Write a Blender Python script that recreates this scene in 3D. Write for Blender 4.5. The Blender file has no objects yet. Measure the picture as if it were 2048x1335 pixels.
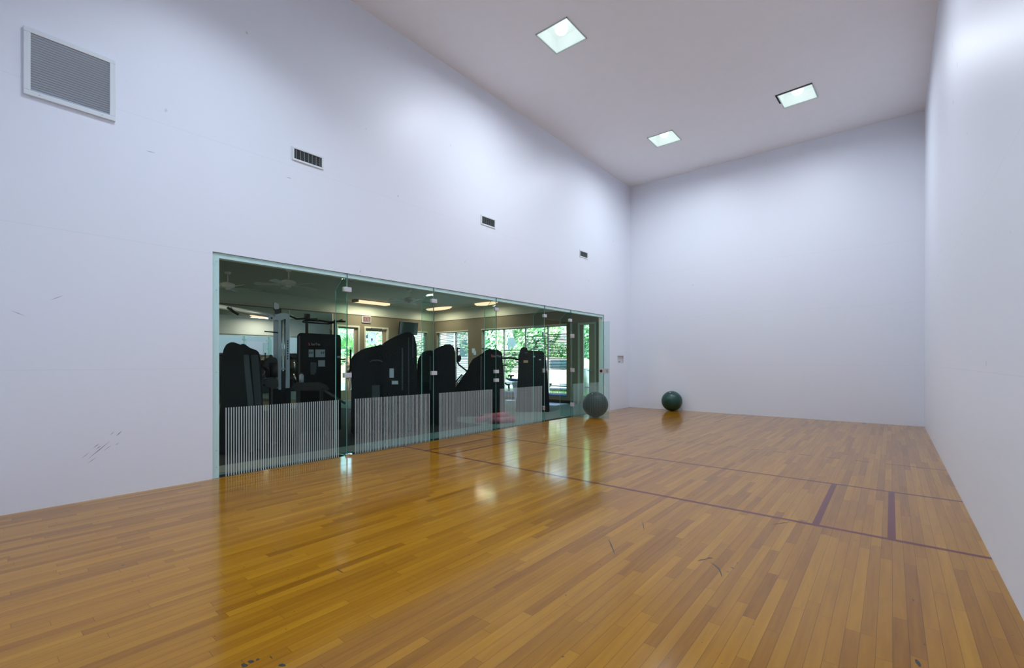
import bpy, bmesh, math, random
from mathutils import Vector, Matrix
random.seed(7)
SC = bpy.context.scene
COL = SC.collection

# ------------------------------------------------------------------ camera
CX, CY, CZ = 5.6009, 0.386, 1.2514          # camera stands in the front right corner of the court
YAW = 0.6875                                 # turned left of the court's long axis
FPX, PX, PY = 913.73, 1032.19, 723.15        # focal length and principal point for a 2048 x 1335 frame
cam_data = bpy.data.cameras.new('camera')
cam = bpy.data.objects.new('camera', cam_data)
COL.objects.link(cam)
cam.location = (CX, CY, CZ)
cam.rotation_euler = (math.pi / 2, 0, YAW)
cam_data.sensor_fit = 'HORIZONTAL'
cam_data.sensor_width = 36.0
cam_data.lens = FPX / 2048 * 36.0
cam_data.shift_x = -(PX - 1024) / 2048
cam_data.shift_y = (PY - 667.5) / 2048
cam_data.clip_start = 0.02
SC.camera = cam

# ------------------------------------------------------------------ world, sun, exposure
world = bpy.data.worlds.new('sky'); SC.world = world
world.use_nodes = True
wn = world.node_tree.nodes; wn.clear()
sky = wn.new('ShaderNodeTexSky'); sky.sky_type = 'NISHITA'
sky.sun_disc = False; sky.sun_elevation = math.radians(50); sky.sun_rotation = math.radians(120)
sky.air_density = 1.2; sky.dust_density = 2.5
bgn = wn.new('ShaderNodeBackground'); bgn.inputs['Strength'].default_value = 1.35
wo = wn.new('ShaderNodeOutputWorld')
world.node_tree.links.new(sky.outputs[0], bgn.inputs[0])
world.node_tree.links.new(bgn.outputs[0], wo.inputs[0])
sd = bpy.data.lights.new('sun', 'SUN'); sd.energy = 30.0; sd.angle = 0.01; sd.color = (1, 0.95, 0.88)
sun = bpy.data.objects.new('sun', sd); COL.objects.link(sun)
sun.rotation_euler = Vector((-0.62, 0.5, -1.05)).to_track_quat('-Z', 'Y').to_euler()
sun.location = (20, -10, 25)
LAMP_W = 72.0                                # court ceiling lamp at full output
LAMP_COL = (0.88, 0.965, 1.07)
GYM_LAMP_W = 52.0
vs = SC.view_settings
vs.view_transform = 'Standard'; vs.look = 'None'; vs.exposure = 0.07; vs.gamma = 1.0; vs.use_curve_mapping = False

# ------------------------------------------------------------------ materials
def nmat(name):
    m = bpy.data.materials.new(name); m.use_nodes = True
    nt = m.node_tree; nt.nodes.clear()
    return m, nt, nt.nodes, nt.links

def paint(name, col, rough=0.5, metal=0.0, spec=0.5, coat=0.0, coat_rough=0.1, var=0.06, scale=6.0,
          bump=0.0, bump_scale=300.0, emit=None, emit_s=0.0, sheen=0.0):
    """plain surface with a slight procedural variation"""
    m, nt, n, l = nmat(name)
    out = n.new('ShaderNodeOutputMaterial'); b = n.new('ShaderNodeBsdfPrincipled')
    l.new(b.outputs[0], out.inputs[0])
    tc = n.new('ShaderNodeTexCoord')
    nz = n.new('ShaderNodeTexNoise'); nz.inputs['Scale'].default_value = scale; nz.inputs['Detail'].default_value = 4
    l.new(tc.outputs['Object'], nz.inputs['Vector'])
    mx = n.new('ShaderNodeMix'); mx.data_type = 'RGBA'
    c = Vector(col)
    mx.inputs[6].default_value = (*(c * (1 - var)), 1); mx.inputs[7].default_value = (*[min(1, v * (1 + var)) for v in c], 1)
    l.new(nz.outputs[0], mx.inputs[0]); l.new(mx.outputs[2], b.inputs['Base Color'])
    b.inputs['Roughness'].default_value = rough; b.inputs['Metallic'].default_value = metal
    b.inputs['Specular IOR Level'].default_value = spec
    b.inputs['Coat Weight'].default_value = coat; b.inputs['Coat Roughness'].default_value = coat_rough
    if bump:
        n2 = n.new('ShaderNodeTexNoise'); n2.inputs['Scale'].default_value = bump_scale; n2.inputs['Detail'].default_value = 3
        l.new(tc.outputs['Object'], n2.inputs['Vector'])
        bp = n.new('ShaderNodeBump'); bp.inputs['Strength'].default_value = bump; bp.inputs['Distance'].default_value = 0.002
        l.new(n2.outputs[0], bp.inputs['Height']); l.new(bp.outputs[0], b.inputs['Normal'])
    if emit:
        b.inputs['Emission Color'].default_value = (*emit, 1); b.inputs['Emission Strength'].default_value = emit_s
    return m

def court_wall_mat(name, col, axis):
    """semi-gloss court paint with thin panel seams"""
    m, nt, n, l = nmat(name)
    out = n.new('ShaderNodeOutputMaterial'); b = n.new('ShaderNodeBsdfPrincipled'); l.new(b.outputs[0], out.inputs[0])
    tc = n.new('ShaderNodeTexCoord'); sep = n.new('ShaderNodeSeparateXYZ'); l.new(tc.outputs['Object'], sep.inputs[0])
    def line(sock, at, w):
        a = n.new('ShaderNodeMath'); a.operation = 'SUBTRACT'; l.new(sock, a.inputs[0]); a.inputs[1].default_value = at
        c = n.new('ShaderNodeMath'); c.operation = 'ABSOLUTE'; l.new(a.outputs[0], c.inputs[0])
        d = n.new('ShaderNodeMath'); d.operation = 'LESS_THAN'; l.new(c.outputs[0], d.inputs[0]); d.inputs[1].default_value = w
        return d.outputs[0]
    s = None
    for at in (1.18, 2.405, 3.62):
        o = line(sep.outputs[2], at, 0.0022)
        if s is None: s = o
        else:
            mm = n.new('ShaderNodeMath'); mm.operation = 'MAXIMUM'; l.new(s, mm.inputs[0]); l.new(o, mm.inputs[1]); s = mm.outputs[0]
    nz = n.new('ShaderNodeTexNoise'); nz.inputs['Scale'].default_value = 0.9; nz.inputs['Detail'].default_value = 6
    l.new(tc.outputs['Object'], nz.inputs['Vector'])
    mx = n.new('ShaderNodeMix'); mx.data_type = 'RGBA'
    mx.inputs[6].default_value = (col[0] * 0.985, col[1] * 1.01, col[2], 1); mx.inputs[7].default_value = (col[0] * 1.02, col[1] * 0.99, col[2] * 1.005, 1)
    l.new(nz.outputs[0], mx.inputs[0])
    # small ball marks and specks of dirt
    sp = n.new('ShaderNodeTexNoise'); sp.inputs['Scale'].default_value = 5.5; sp.inputs['Detail'].default_value = 2
    l.new(tc.outputs['Object'], sp.inputs['Vector'])
    rp = n.new('ShaderNodeMapRange'); rp.inputs[1].default_value = 0.76; rp.inputs[2].default_value = 0.80
    rp.inputs[3].default_value = 0; rp.inputs[4].default_value = 0.35; l.new(sp.outputs[0], rp.inputs[0])
    sa = n.new('ShaderNodeMath'); sa.operation = 'MULTIPLY'; sa.inputs[1].default_value = 0.10; l.new(s, sa.inputs[0])
    ad = n.new('ShaderNodeMath'); ad.operation = 'MAXIMUM'; l.new(sa.outputs[0], ad.inputs[0]); l.new(rp.outputs[0], ad.inputs[1])
    m2 = n.new('ShaderNodeMix'); m2.data_type = 'RGBA'; l.new(ad.outputs[0], m2.inputs[0]); l.new(mx.outputs[2], m2.inputs[6])
    m2.inputs[7].default_value = (0.22, 0.22, 0.25, 1); l.new(m2.outputs[2], b.inputs['Base Color'])
    b.inputs['Roughness'].default_value = 0.42; b.inputs['Specular IOR Level'].default_value = 0.35
    n2 = n.new('ShaderNodeTexNoise'); n2.inputs['Scale'].default_value = 160; l.new(tc.outputs['Object'], n2.inputs['Vector'])
    bp = n.new('ShaderNodeBump'); bp.inputs['Strength'].default_value = 0.25; bp.inputs['Distance'].default_value = 0.001
    l.new(n2.outputs[0], bp.inputs['Height']); l.new(bp.outputs[0], b.inputs['Normal'])
    return m

def floor_mat(line_col=None):
    """narrow maple strips running along the court under a glossy finish; line_col tints it as floor paint"""
    m, nt, n, l = nmat('maple_strip_floor' if line_col is None else 'floor_paint')
    out = n.new('ShaderNodeOutputMaterial'); b = n.new('ShaderNodeBsdfPrincipled'); l.new(b.outputs[0], out.inputs[0])
    tc = n.new('ShaderNodeTexCoord'); sep = n.new('ShaderNodeSeparateXYZ'); l.new(tc.outputs['Object'], sep.inputs[0])
    def M(op, a, bb=None, c=None):
        x = n.new('ShaderNodeMath'); x.operation = op
        for i, v in enumerate((a, bb, c)):
            if v is None: continue
            if isinstance(v, (int, float)): x.inputs[i].default_value = v
            else: l.new(v, x.inputs[i])
        return x.outputs[0]
    W = 0.0572
    xs = M('DIVIDE', sep.outputs[0], W); row = M('FLOOR', xs); fx = M('FRACT', xs)
    wn1 = n.new('ShaderNodeTexWhiteNoise'); wn1.noise_dimensions = '1D'; l.new(row, wn1.inputs['W'])
    wn2 = n.new('ShaderNodeTexWhiteNoise'); wn2.noise_dimensions = '1D'; l.new(M('ADD', row, 371.3), wn2.inputs['W'])
    ln = M('MULTIPLY_ADD', wn2.outputs['Value'], 0.8, 0.55)
    ys = M('ADD', M('DIVIDE', sep.outputs[1], ln), M('MULTIPLY', wn1.outputs['Value'], 17.0))
    colI = M('FLOOR', ys); fy = M('FRACT', ys)
    cmb = n.new('ShaderNodeCombineXYZ'); l.new(row, cmb.inputs[0]); l.new(colI, cmb.inputs[1])
    wn3 = n.new('ShaderNodeTexWhiteNoise'); wn3.noise_dimensions = '3D'; l.new(cmb.outputs[0], wn3.inputs['Vector'])
    rnd = wn3.outputs['Value']
    # gaps
    ex = M('MINIMUM', fx, M('SUBTRACT', 1.0, fx)); ey = M('MULTIPLY', M('MINIMUM', fy, M('SUBTRACT', 1.0, fy)), M('DIVIDE', ln, W))
    gapx = n.new('ShaderNodeMapRange'); gapx.interpolation_type = 'SMOOTHSTEP'
    l.new(M('MINIMUM', ex, ey), gapx.inputs[0]); gapx.inputs[1].default_value = 0.004; gapx.inputs[2].default_value = 0.022
    gapx.inputs[3].default_value = 1.0; gapx.inputs[4].default_value = 0.0
    # grain
    mp = n.new('ShaderNodeMapping'); l.new(tc.outputs['Object'], mp.inputs['Vector']); mp.inputs['Scale'].default_value = (38, 2.2, 1)
    off = n.new('ShaderNodeCombineXYZ'); l.new(M('MULTIPLY', rnd, 40.0), off.inputs[1]); l.new(M('MULTIPLY', rnd, 9.0), off.inputs[2])
    l.new(off.outputs[0], mp.inputs['Location'])
    gr = n.new('ShaderNodeTexNoise'); gr.inputs['Scale'].default_value = 1.0; gr.inputs['Detail'].default_value = 5; gr.inputs['Roughness'].default_value = 0.6
    l.new(mp.outputs[0], gr.inputs['Vector'])
    bl = n.new('ShaderNodeTexNoise'); bl.inputs['Scale'].default_value = 14; bl.inputs['Detail'].default_value = 3; l.new(mp.outputs[0], bl.inputs['Vector'])
    bl.inputs['Scale'].default_value = 0.35
    v = M('ADD', M('MULTIPLY', M('POWER', rnd, 0.75), 0.46), M('MULTIPLY', gr.outputs[0], 0.56))
    v = M('ADD', v, M('MULTIPLY', M('SUBTRACT', bl.outputs[0], 0.5), 0.35))
    cr = n.new('ShaderNodeValToRGB'); l.new(v, cr.inputs[0])
    e = cr.color_ramp.elements
    e[0].position = 0.05; e[0].color = (0.155, 0.055, 0.0025, 1)
    e[1].position = 1.0; e[1].color = (0.49, 0.245, 0.016, 1)
    for p, c in ((0.25, (0.235, 0.092, 0.0036, 1)), (0.5, (0.315, 0.135, 0.005, 1)), (0.75, (0.39, 0.18, 0.008, 1))):
        q = cr.color_ramp.elements.new(p); q.color = c
    mg = n.new('ShaderNodeMix'); mg.data_type = 'RGBA'
    l.new(M('MULTIPLY', gapx.outputs[0], 0.8), mg.inputs[0]); l.new(cr.outputs[0], mg.inputs[6]); mg.inputs[7].default_value = (0.05, 0.02, 0.006, 1)
    colout = mg.outputs[2]
    # scattered dark blemishes
    dk = n.new('ShaderNodeTexNoise'); dk.inputs['Scale'].default_value = 26; dk.inputs['Detail'].default_value = 1; l.new(tc.outputs['Object'], dk.inputs['Vector'])
    dr = n.new('ShaderNodeMapRange'); l.new(dk.outputs[0], dr.inputs[0]); dr.inputs[1].default_value = 0.775; dr.inputs[2].default_value = 0.80; dr.inputs[4].default_value = 0.7
    md = n.new('ShaderNodeMix'); md.data_type = 'RGBA'; l.new(dr.outputs[0], md.inputs[0]); l.new(colout, md.inputs[6]); md.inputs[7].default_value = (0.04, 0.022, 0.012, 1)
    colout = md.outputs[2]
    if line_col:
        ml = n.new('ShaderNodeMix'); ml.data_type = 'RGBA'; ml.inputs[0].default_value = 0.93
        l.new(colout, ml.inputs[6]); ml.inputs[7].default_value = (*line_col, 1); colout = ml.outputs[2]
    l.new(colout, b.inputs['Base Color'])
    b.inputs['Roughness'].default_value = 0.30; b.inputs['Specular IOR Level'].default_value = 0.07
    b.inputs['Coat Weight'].default_value = 0.72; b.inputs['Coat Roughness'].default_value = 0.11; b.inputs['Coat IOR'].default_value = 1.30
    # finish follows the strips very slightly
    cup = M('MULTIPLY', M('MULTIPLY', fx, M('SUBTRACT', 1.0, fx)), 0.7)
    wv = n.new('ShaderNodeTexNoise'); wv.inputs['Scale'].default_value = 5.0; wv.inputs['Detail'].default_value = 2
    l.new(tc.outputs['Object'], wv.inputs['Vector'])
    h = M('ADD', M('MULTIPLY', cup, 0.35), M('MULTIPLY', wv.outputs[0], 2.0))
    bp = n.new('ShaderNodeBump'); bp.inputs['Strength'].default_value = 0.09; bp.inputs['Distance'].default_value = 0.001
    l.new(h, bp.inputs['Height']); l.new(bp.outputs[0], b.inputs['Coat Normal'])
    return m

def glass_mat(name, tint, f0=0.025, gl=(0.85, 1, 0.96)):
    m, nt, n, l = nmat(name)
    out = n.new('ShaderNodeOutputMaterial')
    tr = n.new('ShaderNodeBsdfTransparent'); tr.inputs[0].default_value = (*tint, 1)
    g = n.new('ShaderNodeBsdfGlossy'); g.inputs['Roughness'].default_value = 0.0; g.inputs[0].default_value = (*gl, 1)
    lw = n.new('ShaderNodeLayerWeight'); lw.inputs[0].default_value = 0.5
    p = n.new('ShaderNodeMath'); p.operation = 'POWER'; p.inputs[1].default_value = 5; l.new(lw.outputs['Facing'], p.inputs[0])
    q = n.new('ShaderNodeMath'); q.operation = 'MULTIPLY_ADD'; q.inputs[1].default_value = 0.55; q.inputs[2].default_value = f0; l.new(p.outputs[0], q.inputs[0])
    nz = n.new('ShaderNodeTexNoise'); nz.inputs['Scale'].default_value = 1.5
    tc = n.new('ShaderNodeTexCoord'); l.new(tc.outputs['Object'], nz.inputs['Vector'])
    bp = n.new('ShaderNodeBump'); bp.inputs['Strength'].default_value = 0.02; bp.inputs['Distance'].default_value = 0.01
    l.new(nz.outputs[0], bp.inputs['Height']); l.new(bp.outputs[0], g.inputs['Normal'])
    mx = n.new('ShaderNodeMixShader'); l.new(q.outputs[0], mx.inputs[0]); l.new(tr.outputs[0], mx.inputs[1]); l.new(g.outputs[0], mx.inputs[2])
    l.new(mx.outputs[0], out.inputs[0])
    return m

def emit_mat(name, col, s):
    m, nt, n, l = nmat(name)
    out = n.new('ShaderNodeOutputMaterial'); e = n.new('ShaderNodeEmission'); e.inputs[0].default_value = (*col, 1); e.inputs[1].default_value = s
    l.new(e.outputs[0], out.inputs[0]); return m

def frost_mat(name='frosted_film', lo=0.70, hi=0.82):
    m, nt, n, l = nmat(name)
    out = n.new('ShaderNodeOutputMaterial')
    d = n.new('ShaderNodeBsdfDiffuse'); d.inputs[0].default_value = (0.78, 0.92, 0.93, 1)
    t = n.new('ShaderNodeBsdfTransparent'); mx = n.new('ShaderNodeMixShader')
    nz = n.new('ShaderNodeTexNoise'); nz.inputs['Scale'].default_value = 40
    mr = n.new('ShaderNodeMapRange'); mr.inputs[3].default_value = lo; mr.inputs[4].default_value = hi
    l.new(nz.outputs[0], mr.inputs[0]); l.new(mr.outputs[0], mx.inputs[0]); l.new(t.outputs[0], mx.inputs[1]); l.new(d.outputs[0], mx.inputs[2])
    l.new(mx.outputs[0], out.inputs[0]); return m

def leaf_mat(name, a, b_):
    m, nt, n, l = nmat(name)
    out = n.new('ShaderNodeOutputMaterial'); b = n.new('ShaderNodeBsdfPrincipled'); l.new(b.outputs[0], out.inputs[0])
    tc = n.new('ShaderNodeTexCoord'); nz = n.new('ShaderNodeTexNoise'); nz.inputs['Scale'].default_value = 3.0; l.new(tc.outputs['Object'], nz.inputs['Vector'])
    cr = n.new('ShaderNodeValToRGB'); l.new(nz.outputs[0], cr.inputs[0]); cr.color_ramp.elements[0].position = 0.3; cr.color_ramp.elements[1].position = 0.7
    cr.color_ramp.elements[0].color = (*a, 1); cr.color_ramp.elements[1].color = (*b_, 1)
    l.new(cr.outputs[0], b.inputs['Base Color']); b.inputs['Roughness'].default_value = 0.55
    return m

WALL_COL = (0.83, 0.865, 0.945)
M_wall = court_wall_mat('court_wall_paint', WALL_COL, 0)
M_ceil = paint('court_ceiling_paint', (0.93, 0.92, 0.95), rough=0.8, spec=0.2, var=0.02, bump=0.3, bump_scale=120)
M_floor = floor_mat()
M_line = floor_mat((0.10, 0.005, 0.014))
M_line2 = floor_mat((0.14, 0.035, 0.02)); M_line2.name = 'faded_floor_paint'
M_glass = glass_mat('tinted_safety_glass', (0.90, 0.97, 0.96), 0.004)
M_gdoor = glass_mat('clear_door_glass', (0.84, 0.94, 0.925), 0.008)
M_gfin = glass_mat('green_fin_glass', (0.82, 0.94, 0.915), 0.01)
M_gedge = paint('polished_glass_edge', (0.30, 0.62, 0.55), rough=0.2, spec=0.6, var=0.15, scale=20)
M_gjoint = paint('dark_silicone_joint', (0.03, 0.11, 0.10), rough=0.3)
M_frost = frost_mat('frosted_film', 0.54, 0.62)
M_frostd = frost_mat('thin_frosted_film', 0.13, 0.19)
M_white = paint('white_enamel', (0.74, 0.79, 0.82), rough=0.4, var=0.02)
M_trimw = paint('white_trim_behind_glass', (0.90, 0.95, 0.97), rough=0.5, var=0.03)
M_louv = paint('grille_louvre_grey', (0.62, 0.70, 0.78), rough=0.45, var=0.03)
M_dark = paint('dark_duct', (0.015, 0.018, 0.02), rough=0.9)
M_boxl = paint('shaded_box_lining', (0.66, 0.66, 0.70), rough=0.7)  # grey puts the shadow inside the recess into the lining colour
M_ventf = paint('grey_vent_fins', (0.16, 0.19, 0.20), rough=0.5)
M_steel = paint('brushed_steel', (0.62, 0.66, 0.66), rough=0.3, metal=0.9, var=0.05, scale=40)
M_chrome = paint('chrome', (0.8, 0.83, 0.86), rough=0.12, metal=1.0, var=0.01)
M_plate = paint('satin_white_fitting', (0.62, 0.62, 0.66), rough=0.35, metal=0.2, var=0.03)
M_black = paint('black_plastic', (0.011, 0.014, 0.017), rough=0.42, var=0.2, scale=8, bump=0.2)
M_shell = paint('textured_black_shroud', (0.007, 0.010, 0.013), rough=0.5, spec=0.25, var=0.25, scale=10, bump=0.12, bump_scale=250)
M_shell2 = paint('charcoal_trim_strip', (0.05, 0.062, 0.072), rough=0.5, var=0.15, scale=10)
M_pad = paint('black_vinyl_pad', (0.012, 0.012, 0.015), rough=0.35, var=0.1)
M_grey = paint('silver_grey_powder_coat', (0.52, 0.62, 0.70), rough=0.4, metal=0.2, var=0.04)
M_card = paint('printed_card', (0.52, 0.60, 0.68), rough=0.5, var=0.05, scale=30)
M_ink = paint('dark_ink', (0.02, 0.06, 0.10), rough=0.6)
M_red = paint('red_print', (0.62, 0.08, 0.12), rough=0.5)
M_wtext = paint('white_print', (0.55, 0.62, 0.66), rough=0.5)
M_gwall = paint('khaki_gym_wall', (0.20, 0.185, 0.13), rough=0.75, spec=0.2, var=0.05, scale=3, bump=0.4, bump_scale=90)
M_gband = paint('sage_upper_wall', (0.55, 0.62, 0.53), rough=0.75, spec=0.2, var=0.04, scale=3, bump=0.4, bump_scale=90)
M_gceil = paint('gym_ceiling_paint', (0.50, 0.52, 0.44), rough=0.85, spec=0.2, var=0.05, scale=3, bump=0.5, bump_scale=60)
M_gtrim = paint('cream_gym_trim', (0.50, 0.52, 0.44), rough=0.5, var=0.03)
M_carpet = paint('teal_grey_carpet', (0.13, 0.19, 0.185), rough=0.95, spec=0.05, var=0.35, scale=60, bump=1.0, bump_scale=400)
M_fdark = paint('black_floor_surface', (0.012, 0.013, 0.014), rough=0.8, spec=0.2, var=0.3, scale=40)
M_sill = paint('brown_strip', (0.17, 0.155, 0.125), rough=0.8, var=0.15, scale=10)
M_mirror = paint('mirror_silvering', (0.80, 0.88, 0.86), rough=0.0, metal=1.0, var=0.0)
M_woodd = paint('tan_door_frame', (0.36, 0.30, 0.20), rough=0.5, var=0.08)
M_tv = paint('television_screen', (0.01, 0.03, 0.035), rough=0.12, var=0.1)
M_blind = paint('backlit_blind_slat', (0.13, 0.18, 0.19), rough=0.5, var=0.03)  # white slats given a dark colour to look backlit
M_ball1 = paint('deep_green_vinyl', (0.0, 0.05, 0.038), rough=0.33, spec=0.6, var=0.08, scale=3)
M_ball2 = paint('slate_grey_vinyl', (0.014, 0.028, 0.03), rough=0.42, spec=0.4, var=0.1, scale=4)
M_pink = paint('rose_foam_roll', (0.42, 0.09, 0.13), rough=0.8, var=0.15, scale=20)
def lens_mat():
    """lit diffusing lens one can just see the bulb through"""
    m, nt, n, l = nmat('lit_lamp_lens')
    out = n.new('ShaderNodeOutputMaterial'); e = n.new('ShaderNodeEmission'); t = n.new('ShaderNodeBsdfTransparent'); ad = n.new('ShaderNodeAddShader')
    e.inputs[0].default_value = (0.70, 0.90, 0.86, 1); e.inputs[1].default_value = 0.66; t.inputs[0].default_value = (.35, .35, .35, 1)
    l.new(e.outputs[0], ad.inputs[0]); l.new(t.outputs[0], ad.inputs[1]); l.new(ad.outputs[0], out.inputs[0]); return m
M_lens = lens_mat()
M_bulb = emit_mat('glowing_bulb', (1, 1, 1), 3.0)
M_warm = emit_mat('warm_lamp_lens', (1.0, 0.58, 0.36), 1.6)
M_exit = emit_mat('exit_sign_face', (0.85, 0.62, 0.52), 0.55)
M_lframe = paint('lamp_frame', (0.5, 0.62, 0.6), rough=0.4)
M_scuff = paint('rubber_scuff', (0.30, 0.30, 0.35), rough=0.6)
M_scuffl = paint('faint_rubber_scuff', (0.50, 0.50, 0.58), rough=0.6)
M_fscuff = paint('black_floor_scuff', (0.03, 0.022, 0.02), rough=0.4)
M_grass = paint('sunlit_grass', (0.22, 0.42, 0.06), rough=0.8, var=0.3, scale=30)
M_conc = paint('pale_concrete', (0.13, 0.15, 0.15), rough=0.9, var=0.08, scale=2)
M_asph = paint('asphalt', (0.10, 0.12, 0.14), rough=0.9, var=0.1, scale=5)
M_leaf1 = leaf_mat('hedge_leaves', (0.12, 0.30, 0.12), (0.44, 0.64, 0.34))
M_leaf2 = leaf_mat('palm_fronds', (0.05, 0.20, 0.07), (0.26, 0.44, 0.18))
M_bark = paint('bark', (0.09, 0.055, 0.035), rough=0.9, var=0.3, scale=14)
M_stucco = paint('pale_stucco', (0.34, 0.38, 0.40), rough=0.9, var=0.04)
M_tanw = paint('tan_stucco', (0.30, 0.22, 0.14), rough=0.9, var=0.08)
M_roof = paint('grey_roof', (0.25, 0.26, 0.28), rough=0.8)
M_wing = paint('dark_window_glass', (0.05, 0.08, 0.10), rough=0.1)
M_cream = paint('cream_car_paint', (0.40, 0.38, 0.31), rough=0.3, coat=0.6, var=0.02)
M_tyre = paint('tyre_rubber', (0.02, 0.02, 0.02), rough=0.8)
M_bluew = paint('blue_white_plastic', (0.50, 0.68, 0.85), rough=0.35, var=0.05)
M_blue = paint('blue_plastic', (0.04, 0.16, 0.45), rough=0.35)
M_paper = paint('white_card', (0.72, 0.78, 0.85), rough=0.6, var=0.02)
def sheet_mat():
    """thin paper that daylight shines through"""
    m, nt, n, l = nmat('thin_paper'); out = n.new('ShaderNodeOutputMaterial')
    d = n.new('ShaderNodeBsdfDiffuse'); d.inputs[0].default_value = (.82, .87, .92, 1); t = n.new('ShaderNodeBsdfTranslucent'); t.inputs[0].default_value = (.66, .72, .80, 1)
    mx = n.new('ShaderNodeMixShader'); mx.inputs[0].default_value = .5; l.new(d.outputs[0], mx.inputs[1]); l.new(t.outputs[0], mx.inputs[2]); l.new(mx.outputs[0], out.inputs[0]); return m
M_sheet = sheet_mat()

# ------------------------------------------------------------------ mesh helpers
def link(name, bm, mat, parent=None, smooth=False, mats=None):
    me = bpy.data.meshes.new(name)
    bmesh.ops.recalc_face_normals(bm, faces=bm.faces[:])
    bm.to_mesh(me); bm.free()
    for mm in (mats or [mat]): me.materials.append(mm)
    if smooth:
        for p in me.polygons: p.use_smooth = True
    o = bpy.data.objects.new(name, me); COL.objects.link(o)
    if parent: o.parent = parent
    return o

def NB(): return bmesh.new()

def box(bm, x0, x1, y0, y1, z0, z1, bev=0.0, mi=0, M=None):
    vs_ = [bm.verts.new((x, y, z)) for x in (x0, x1) for y in (y0, y1) for z in (z0, z1)]
    idx = [(0, 1, 3, 2), (4, 6, 7, 5), (0, 4, 5, 1), (2, 3, 7, 6), (0, 2, 6, 4), (1, 5, 7, 3)]
    fs = [bm.faces.new([vs_[i] for i in q]) for q in idx]
    for f in fs: f.material_index = mi
    if bev:
        es = list({e for f in fs for e in f.edges})
        r = bmesh.ops.bevel(bm, geom=es, offset=bev, segments=2, profile=0.6, affect='EDGES')
        vs_ = list({v for f in r['faces'] for v in f.verts} | {v for v in vs_ if v.is_valid})
        for f in r['faces']: f.material_index = mi
    if M is not None: bmesh.ops.transform(bm, matrix=M, verts=[v for v in vs_ if v.is_valid])
    return vs_

def cyl(bm, p0, p1, r, n=16, r2=None, caps=True, mi=0):
    p0 = Vector(p0); p1 = Vector(p1); d = (p1 - p0); L = d.length; d.normalize()
    a = d.orthogonal().normalized(); b = d.cross(a)
    r2 = r if r2 is None else r2
    A = []; B = []
    for i in range(n):
        t = 2 * math.pi * i / n; v = a * math.cos(t) + b * math.sin(t)
        A.append(bm.verts.new(p0 + v * r)); B.append(bm.verts.new(p1 + v * r2))
    for i in range(n):
        f = bm.faces.new((A[i], A[(i + 1) % n], B[(i + 1) % n], B[i])); f.smooth = True; f.material_index = mi
    if caps:
        bm.faces.new(A).material_index = mi; bm.faces.new(B).material_index = mi

def tube(bm, pts, r, n=10):
    """bent tube: swept circle through the points"""
    pts = [Vector(p) for p in pts]; rings = []
    up = Vector((0.13, 0.31, 0.94)).normalized()
    for i, p in enumerate(pts):
        if i == 0: d = pts[1] - pts[0]
        elif i == len(pts) - 1: d = pts[-1] - pts[-2]
        else: d = (pts[i + 1] - p).normalized() + (p - pts[i - 1]).normalized()
        d.normalize(); a = d.cross(up)
        if a.length < 1e-3: a = d.orthogonal()
        a.normalize(); b = d.cross(a)
        rings.append([bm.verts.new(p + (a * math.cos(2 * math.pi * k / n) + b * math.sin(2 * math.pi * k / n)) * r) for k in range(n)])
    for A, B in zip(rings, rings[1:]):
        for k in range(n):
            f = bm.faces.new((A[k], A[(k + 1) % n], B[(k + 1) % n], B[k])); f.smooth = True
    bm.faces.new(rings[0]); bm.faces.new(rings[-1])

def prism(bm, outline, y0, y1, bev=0.0, seg=3):
    """outline of (u, z) points extruded along local y with rounded rims"""
    A = [bm.verts.new((u, y0, z)) for u, z in outline]; B = [bm.verts.new((u, y1, z)) for u, z in outline]
    n = len(outline); fa = bm.faces.new(A); fb = bm.faces.new(B)
    for i in range(n): bm.faces.new((A[i], A[(i + 1) % n], B[(i + 1) % n], B[i]))
    if bev:
        es = list(set(fa.edges[:]) | set(fb.edges[:]))
        bmesh.ops.bevel(bm, geom=es, offset=bev, segments=seg, profile=0.5, affect='EDGES')
    return bm

def rounded(pts, r=0.03, seg=4):
    """round the corners of a closed outline"""
    out = []; n = len(pts)
    for i in range(n):
        p0, p, p1 = Vector(pts[i - 1]), Vector(pts[i]), Vector(pts[(i + 1) % n])
        a = p0 - p; b = p1 - p
        k = min(r, a.length * 0.45, b.length * 0.45)
        s = p + a.normalized() * k; e = p + b.normalized() * k
        for j in range(seg + 1):
            t = j / seg; q = (1 - t) ** 2 * s + 2 * t * (1 - t) * p + t * t * e; out.append((q.x, q.y))
    return out

def empty(name, loc, rz=0.0):
    o = bpy.data.objects.new(name, None); o.empty_display_size = 0.1; COL.objects.link(o)
    o.location = loc; o.rotation_euler = (0, 0, rz); return o

def tag(o, label=None, cat=None, group=None, kind=None):
    if label: o['label'] = label
    if cat: o['category'] = cat
    if group: o['group'] = group
    if kind: o['kind'] = kind
    return o

def struct(o, label, cat): return tag(o, label, cat, kind='structure')

def text_obj(name, s, size, mat, parent, loc, rot, extrude=0.001, align='CENTER', sx=1.0):
    cu = bpy.data.curves.new(name, 'FONT'); cu.body = s; cu.size = size; cu.extrude = extrude
    cu.align_x = align; cu.align_y = 'CENTER'
    tmp = bpy.data.objects.new(name + '_curve', cu); COL.objects.link(tmp)
    bpy.context.view_layer.update()
    me = bpy.data.meshes.new_from_object(tmp.evaluated_get(bpy.context.evaluated_depsgraph_get()))
    bpy.data.objects.remove(tmp); bpy.data.curves.remove(cu)
    me.materials.clear(); me.materials.append(mat)
    o = bpy.data.objects.new(name, me); COL.objects.link(o); o.parent = parent
    o.location = loc; o.rotation_euler = rot; o.scale = (sx, 1, 1)
    return o

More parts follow.
